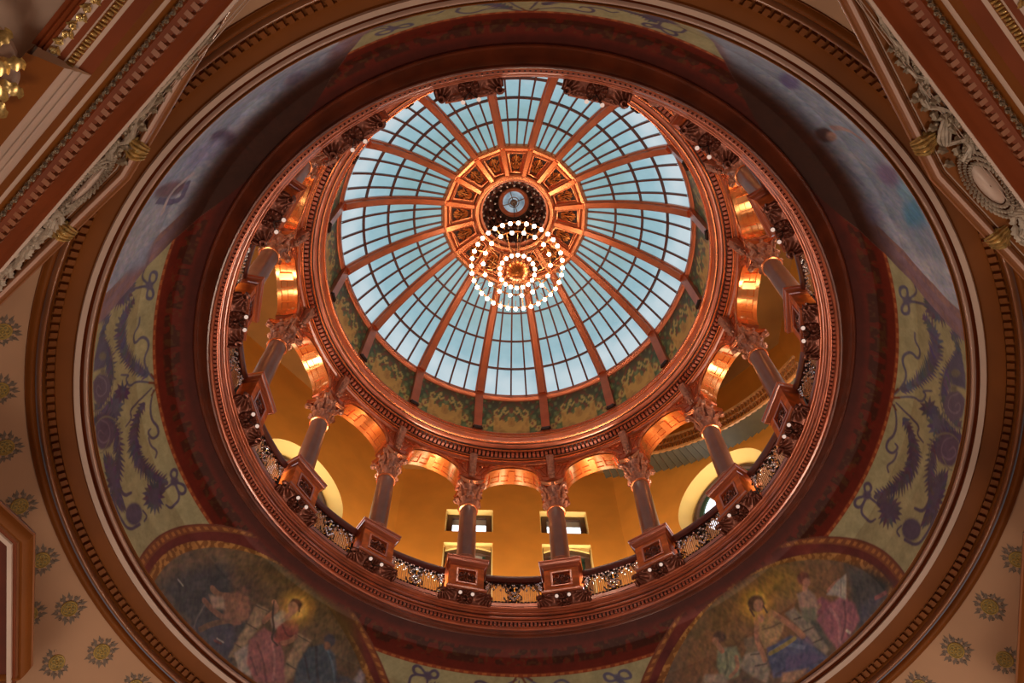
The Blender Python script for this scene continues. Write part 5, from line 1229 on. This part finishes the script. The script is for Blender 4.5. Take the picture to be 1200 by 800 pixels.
# sculpted garland with wreath on each frieze
def garland(sx, tpath, foff, clasps, w0, label):
    n_ = Vector((sx*.70711,-.70711)); e_ = Vector((sx*.70711,.70711)); q = offset_path(tpath,foff)
    s0 = tpath[1].dot(e_)
    def edge(s):
        for i in (0,1):
            a_, b_ = q[i].dot(e_)-s0, q[i+1].dot(e_)-s0
            if s <= b_ or i == 1:
                t = (s-a_)/(b_-a_); return q[i].dot(n_)*(1-t)+q[i+1].dot(n_)*t
    def gpnt(s, v, z=0.):
        D = min(edge(s),DF-.002); D = D+(DF-D)*v; p = n_*D+e_*(s+s0); return Vector((p.x*S,p.y*S,Z(H2-.001)-z))
    base = gpnt(0,.5); root = empty('garland_relief', base)
    def fin(b, nm, m): b.v = [tuple(Vector(v)-base) for v in b.v]; return b.build(nm, m, root)
    rnd = random.Random(5); dn_ = Vector((0,0,-1)); t3 = Vector((e_.x,e_.y,0)); n3 = Vector((n_.x,n_.y,0))
    hl = .057
    b = MB()
    for rr, cnt in ((.66,34),(.84,40),(1.02,46)):
        for k in range(cnt):
            t = 2*PI*k/cnt; c = gpnt(w0+hl*rr*math.cos(t),.5+.56*rr*math.sin(t),.03); dd = (gpnt(w0+hl*rr*math.cos(t+.12),.5+.56*rr*math.sin(t+.12),.03)-c).normalized()
            o_ = (c-gpnt(w0,.5,.03)).normalized(); b.tube([c,c+dd*.03+o_*.015+dn_*.025,c+dd*.06+o_*.03],[.008,.021,.004],5)
    fin(b,'laurel_wreath','relief')
    b = MB(); b.grid([[gpnt(w0+.036*r_*math.cos(t),.5+.30*r_*math.sin(t),.05*(1-r_*r_)+.02) for t in [2*PI*j/24 for j in range(24)]] for r_ in (.05,.4,.7,1.)],closed=True); fin(b,'shield','pale')
    for sg, st_ in ((-1,w0-hl+.004),(1,w0+hl-.004)):
        L_ = .24 if sg < 0 else .26
        b = MB()
        for ln in range(4):       # ribbon folded in zigzags, thinning towards its tail
            pts = []; N_ = 22
            for i in range(N_):
                u = i/(N_-1); amp = .40*math.sin(i*1.25+.5*math.sin(i*2.3)+ln*.25)*(1-.3*u)
                pts.append(gpnt(st_+sg*L_*u, .5+amp+.10*(ln-1.5), .03+.03*math.sin(i*1.6+ln)))
            b.tube(pts,[.026*(1-.55*i/N_) for i in range(N_)],5)
        fin(b,'ribbon_swag','relief')
        b = MB()
        for i in range(60):
            u = rnd.random()**1.3; s_ = st_+sg*L_*u*.9; c = gpnt(s_,.5+rnd.uniform(-.42,.42),.03)
            if i % 4 == 0: b.sphere(c,.022+.02*rnd.random(),7,5)
            else:
                dd = (t3*sg+n3*rnd.uniform(-1,1)).normalized(); leaf(b,c,dd,dn_,dd.cross(dn_),.17*(1-.4*u),.10,.4,5)
        fin(b,'fruit_and_leaves','leaf_grey' if sg < 0 else 'relief')
    tag(root,label,'relief')
    # acanthus clasps wrapped over the torus either side of the wreath
    for sg, dist in clasps:
        i0, i1 = (1,0) if sg < 0 else (1,2)
        d_ = (tpath[i1]-tpath[1]).normalized(); m_ = Vector((-d_.y,d_.x)); m_ = m_ if m_.dot(tpath[1]) > 0 else -m_
        def cp(w_,o,d): p = tpath[1]+d_*(dist+w_)+m_*o; return Vector((p.x*S,p.y*S,Z(H2-d)))
        b = MB(); prof = [(-.004,-.004),(-.001,.001),(.003,.0065),(.008,.0095),(.013,.0085),(.018,.004),(.023,.003),(.028,.001)]
        b.grid([[cp(.016*u*(1-.12*abs(i-3)),o,d*(1-.25*u*u)+.0012*math.cos(u*9)) for u in [-1+.2*j for j in range(11)]] for i,(o,d) in enumerate(prof)])
        for u in (-.75,-.3,.3,.75): b.tube([cp(.015*u*(1-.12*abs(i-3)),o,d+.0008) for i,(o,d) in enumerate(prof)],[.010,.016,.02,.022,.022,.02,.016,.012],5)
        for u in (-1,-.5,0,.5,1): leaf(b,cp(.012*u,.020,.003),Vector((d_.x*u*.6-m_.x,d_.y*u*.6-m_.y,-.4)),dn_,Vector((d_.x,d_.y,0)),.11,.06,.6,5)
        fin(b,'acanthus_clasp','gilt')
garland(-1,tL,.021,((-1,.044),(1,.124)),.046,'ivory garland relief with oval laurel wreath on the top left entablature')
garland(1,tR,.027,((-1,.052),(1,.134)),.056,'ivory garland relief with oval laurel wreath on the top right entablature')

# capital of the pier at the far top left and wall vaults behind the entablatures
def pier_capital(c, label):
    root = empty('pier_capital', c)
    b = MB(); b.lathe([(.5,-.9),(.5,0.),(.56,.25),(.70,.42),(.74,.46),(.74,.56)],32); b.build('bell','pale',root)
    b = MB()
    for k in range(12):
        a = 2*PI*k/12; d = Vector((math.cos(a),math.sin(a),0)); w = Vector((-d.y,d.x,0)); leaf(b,d*.5+Vector((0,0,-.55)),Vector((d.x*.1,d.y*.1,1)),d,w,.62,.27,.7,8); leaf(b,d*.52+Vector((0,0,-.1)),Vector((d.x*.2,d.y*.2,1)),d,w,.6,.25,.7,8)
        b.tube([d*(.66+.09*x)+Vector((0,0,.40+.09*y)) for x,y in spiral((0,0),1,1.5,14)],.03,6)
    b.build('acanthus_leaves','gilt',root); tag(root,label,'capital')
    return root
def vault(pth, label):
    pts = offset_path(pth,.245); b = MB()
    rows = []
    for o,d in ((.143,.262),(.17,.262),(.35,.20),(.6,.25),(1.0,.6)):
        rows.append([Vector((p.x*S,p.y*S,Z(HT_-d))) for p in offset_path(pth,o)])
    b.grid(rows); return struct(b.build('ceiling','vault'),label)
cap_ = pier_capital((-5.22,-6.70,9.75),'gilded pier capital with pale bell at the far top left edge'); cap_.scale = (.55,.55,.55)
vault([pL[0],pL[2]],'grey cream vault beyond the top left entablature'); vault([pR[0],pR[2]],'grey cream vault beyond the top right entablature')

# ---- framed panels on the pier blocks low at both sides --------------------------
def framed(path, top, label):
    base = Vector((path[1].x*S,path[1].y*S,Z(top-.1))); root = empty('framed_pier_panel', base)
    def fin(b, nm, m): b.v = [tuple(Vector(v)-base) for v in b.v]; return b.build(nm, m, root)
    for nm, prof, m in (('outer_edge',[(.04,-.04),(.0,-.004),(-.001,.0),(.001,.003)],'torus'),('gilded_torus',[(.001,.003),(.004,.010),(.009,.016),(.014,.018),(.020,.016),(.022,.014)],'arch_brown'),
        ('inner_bead',[(.022,.014),(.024,.018),(.026,.016)],'torus'),('hollow',[(.026,.016),(.029,.018),(.033,.016)],'red_brown'),('pale_fillet',[(.033,.016),(.034,.019),(.042,.021),(.043,.018)],'pale'),
        ('sunk_panel',[(.043,.018),(.046,.012),(.34,.012)],'panel_red')):
        b = MB(); sweep(b, path, [(o*.8,d) for o,d in prof], top); fin(b, nm, m)
    tag(root,label,'panel')
framed([Vector(v) for v in ((-1.00,-.383),(-.791,-.089),(-.847,.186),(-.90,.19))],1.2,'dark red panel in a gilded brown frame at the lower left edge')
framed([Vector(v) for v in ((1.05,-.45),(.762,-.129),(.83,.186),(.90,.19))],1.2,'sliver of a framed pier panel at the lower right edge')

# ---- stencilled rosettes on the pendentives ---------------------------------------
PA = np.array(PEND[0:]); 
PPa = np.array([(.961,1.539),(.968,1.530),(1.05,1.46),(1.15,1.35),(1.25,1.2),(1.33,1.0),(1.38,.8)])
L2 = np.r_[0,np.cumsum(np.hypot(*np.diff(PPa,axis=0).T))]
def pendp(a, s, z=0.):
    R_ = float(np.interp(s,L2,PPa[:,0])); h_ = float(np.interp(s,L2,PPa[:,1])); p = P(a,R_,h_)
    R2 = float(np.interp(s+.01,L2,PPa[:,0])); h2 = float(np.interp(s+.01,L2,PPa[:,1])); t = Vector((R2-R_,h2-h_)).normalized()
    n = Vector((math.sin(rad(a))*t.y, math.cos(rad(a))*t.y, -t.x)); return p+n*z
def rosette(a, s, label):
    c = pendp(a,s,.006); u = (pendp(a,s+.004,.006)-c).normalized(); w = (pendp(a+.3,s,.006)-c); w = (w-u*w.dot(u)).normalized(); n = (pendp(a,s,.05)-c).normalized()
    root = empty('stencilled_rosette', c)
    def pt(x,y,z=0): return u*x+w*y+n*z
    b = MB(); rnd = random.Random(int(a*10))
    for k in range(22):
        t = 2*PI*k/22; r0, r1 = .135, .235+.03*(k%3); t2 = t+.25*(-1)**k
        b.add([pt(r0*math.cos(t-.1),r0*math.sin(t-.1)),pt((r0+r1)/2*math.cos(t2-.14),(r0+r1)/2*math.sin(t2-.14),.004),pt(r1*math.cos(t2),r1*math.sin(t2)),pt((r0+r1)/2*math.cos(t2+.12),(r0+r1)/2*math.sin(t2+.12),.004),pt(r0*math.cos(t+.1),r0*math.sin(t+.1))],[(0,1,2,3,4)])
        if k % 2: b.tube([pt((.20+.035*x)*math.cos(t)-.035*y*math.sin(t),(.20+.035*x)*math.sin(t)+.035*y*math.cos(t),.002) for x,y in spiral((0,0),1,.8,7,t)],.008,4)
    b.build('leaf_wreath','ros_leaf',root)
    b = MB(); n_ = 24; b.add([pt(.125*math.cos(2*PI*i/n_),.125*math.sin(2*PI*i/n_),.008) for i in range(n_)],[tuple(range(n_))]); b.build('disc','ros_mid',root)
    b = MB(); b.tube([pt(.122*math.cos(2*PI*i/n_),.122*math.sin(2*PI*i/n_),.010) for i in range(n_)],.013,4,closed=True)
    for k in range(6):
        t = PI*k/3; b.tube([pt(.066*math.cos(t)+.030*math.cos(q),.066*math.sin(t)+.030*math.sin(q),.012) for q in [2*PI*i/9 for i in range(9)]],.009,4,closed=True)
    b.sphere(pt(0,0,.012),.022,8,5); b.build('flower','ros_gold',root)
    tag(root,label,'stencil ornament','stencilled rosettes on the pendentive plaster')
near = [(-107.5,'beside the great ring level with its left edge, topmost'),(-100.4,'beside the great ring on the left, second from the top'),(-93.3,'beside the great ring on the left, third from the top'),(-85.6,'beside the great ring on the left, fourth from the top'),(-78.0,'right of the framed panel corner at lower left'),
        (-70.6,'between framed panel and great ring at lower left'),(-63.4,'near the bottom left corner, nearest the ring'),(-56.8,'cut by the bottom edge at left'),(80.9,'at the lower right edge beside the panel sliver'),(73.8,'left of the lower right edge above the pair'),(66.6,'near the bottom right corner, nearest the ring'),(59.8,'cut by the bottom edge at right'),
        ]
for a, w in near: rosette(a, .046, 'olive and gold stencilled rosette '+w)
for a, s_, w in ((-72.8,.112,'half hidden by the framed panel at lower left'),(-65.9,.122,'in the bottom left corner, outer row'),(-58.8,.122,'below the bottom left corner in the outer row'),(69.4,.122,'in the bottom right corner, outer row'),(76.6,.122,'past the right edge in the outer row')):
    if 'below' in w or 'past' in w: continue
    rosette(a, s_, 'olive and gold stencilled rosette '+w)

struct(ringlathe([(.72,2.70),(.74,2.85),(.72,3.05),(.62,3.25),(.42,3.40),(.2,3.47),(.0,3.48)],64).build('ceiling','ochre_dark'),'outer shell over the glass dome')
# ================================================================= LIGHT
def area(name, loc, target, size, power, color, sy=None):
    d = bpy.data.lights.new(name,'AREA'); d.energy = power; d.color = color; d.size = size
    if sy: d.shape = 'RECTANGLE'; d.size_y = sy
    o = bpy.data.objects.new(name,d); col.objects.link(o); o.location = loc
    o.rotation_euler = (Vector(target)-Vector(loc)).to_track_quat('-Z','Y').to_euler(); return o
def point(name, loc, power, color, r=.3):
    d = bpy.data.lights.new(name,'POINT'); d.energy = power; d.color = color; d.shadow_soft_size = r
    o = bpy.data.objects.new(name,d); col.objects.link(o); o.location = loc; return o
for k in range(8):
    area('gallery_fill_light', P(45*k+22.5,.86,1.975), P(45*k+22.5,.80,3.0), 1.3, 250 if k in (0,7) else (170 if k in (1,6) else 80), (1,.84,.62))  # added fill lights, hidden from view, brightening walls and arch soffits
for x, y in ((-5,-4),(5,-4),(-5,6),(5,6)):
    area('rotunda_fill_light', (x,y,2.0), (x*1.1,y*1.1,14), 2.0, 360 if y > 0 else 220, (1,.78,.60))  # added warm fill from below, no fitting modelled
area('arm_fill_light', (3,15,7), (-1.5,-3,17), 4.0, 3000, (.74,.82,1.))  # added unseen cool fill for the ring lip and upper murals
w = bpy.data.worlds.new('World'); scene.world = w; w.use_nodes = True
w.node_tree.nodes['Background'].inputs[0].default_value = (.66,.68,.74,1); w.node_tree.nodes['Background'].inputs[1].default_value = .16

# ================================================================= CAMERA
f_, t_, ro, dx_ = 1091.91, rad(24.9706), rad(1.137), .07734
fw = Vector((0,math.sin(t_),math.cos(t_))); dn = Vector((0,math.cos(t_),-math.sin(t_))); rt = Vector((1,0,0))
c_, s_ = math.cos(ro), math.sin(ro)
eu = rt*c_-dn*s_; ev = rt*s_+dn*c_
cd = bpy.data.cameras.new('camera'); cd.lens = f_/1200*36; cd.sensor_width = 36; cd.shift_x = (600-574.633)/1200; cd.clip_end = 200
co = bpy.data.objects.new('camera', cd); col.objects.link(co)
m = Matrix((( eu.x,-ev.x,-fw.x,-dx_*S),(eu.y,-ev.y,-fw.y,-S),(eu.z,-ev.z,-fw.z,EYE),(0,0,0,1)))
co.matrix_world = m; scene.camera = co
vs = scene.view_settings; vs.view_transform = 'Standard'; vs.look = 'None'; vs.exposure = 0; vs.gamma = 1; vs.use_curve_mapping = False
scene.cycles.use_denoising = True; scene.cycles.max_bounces = 6; scene.cycles.sample_clamp_indirect = 4
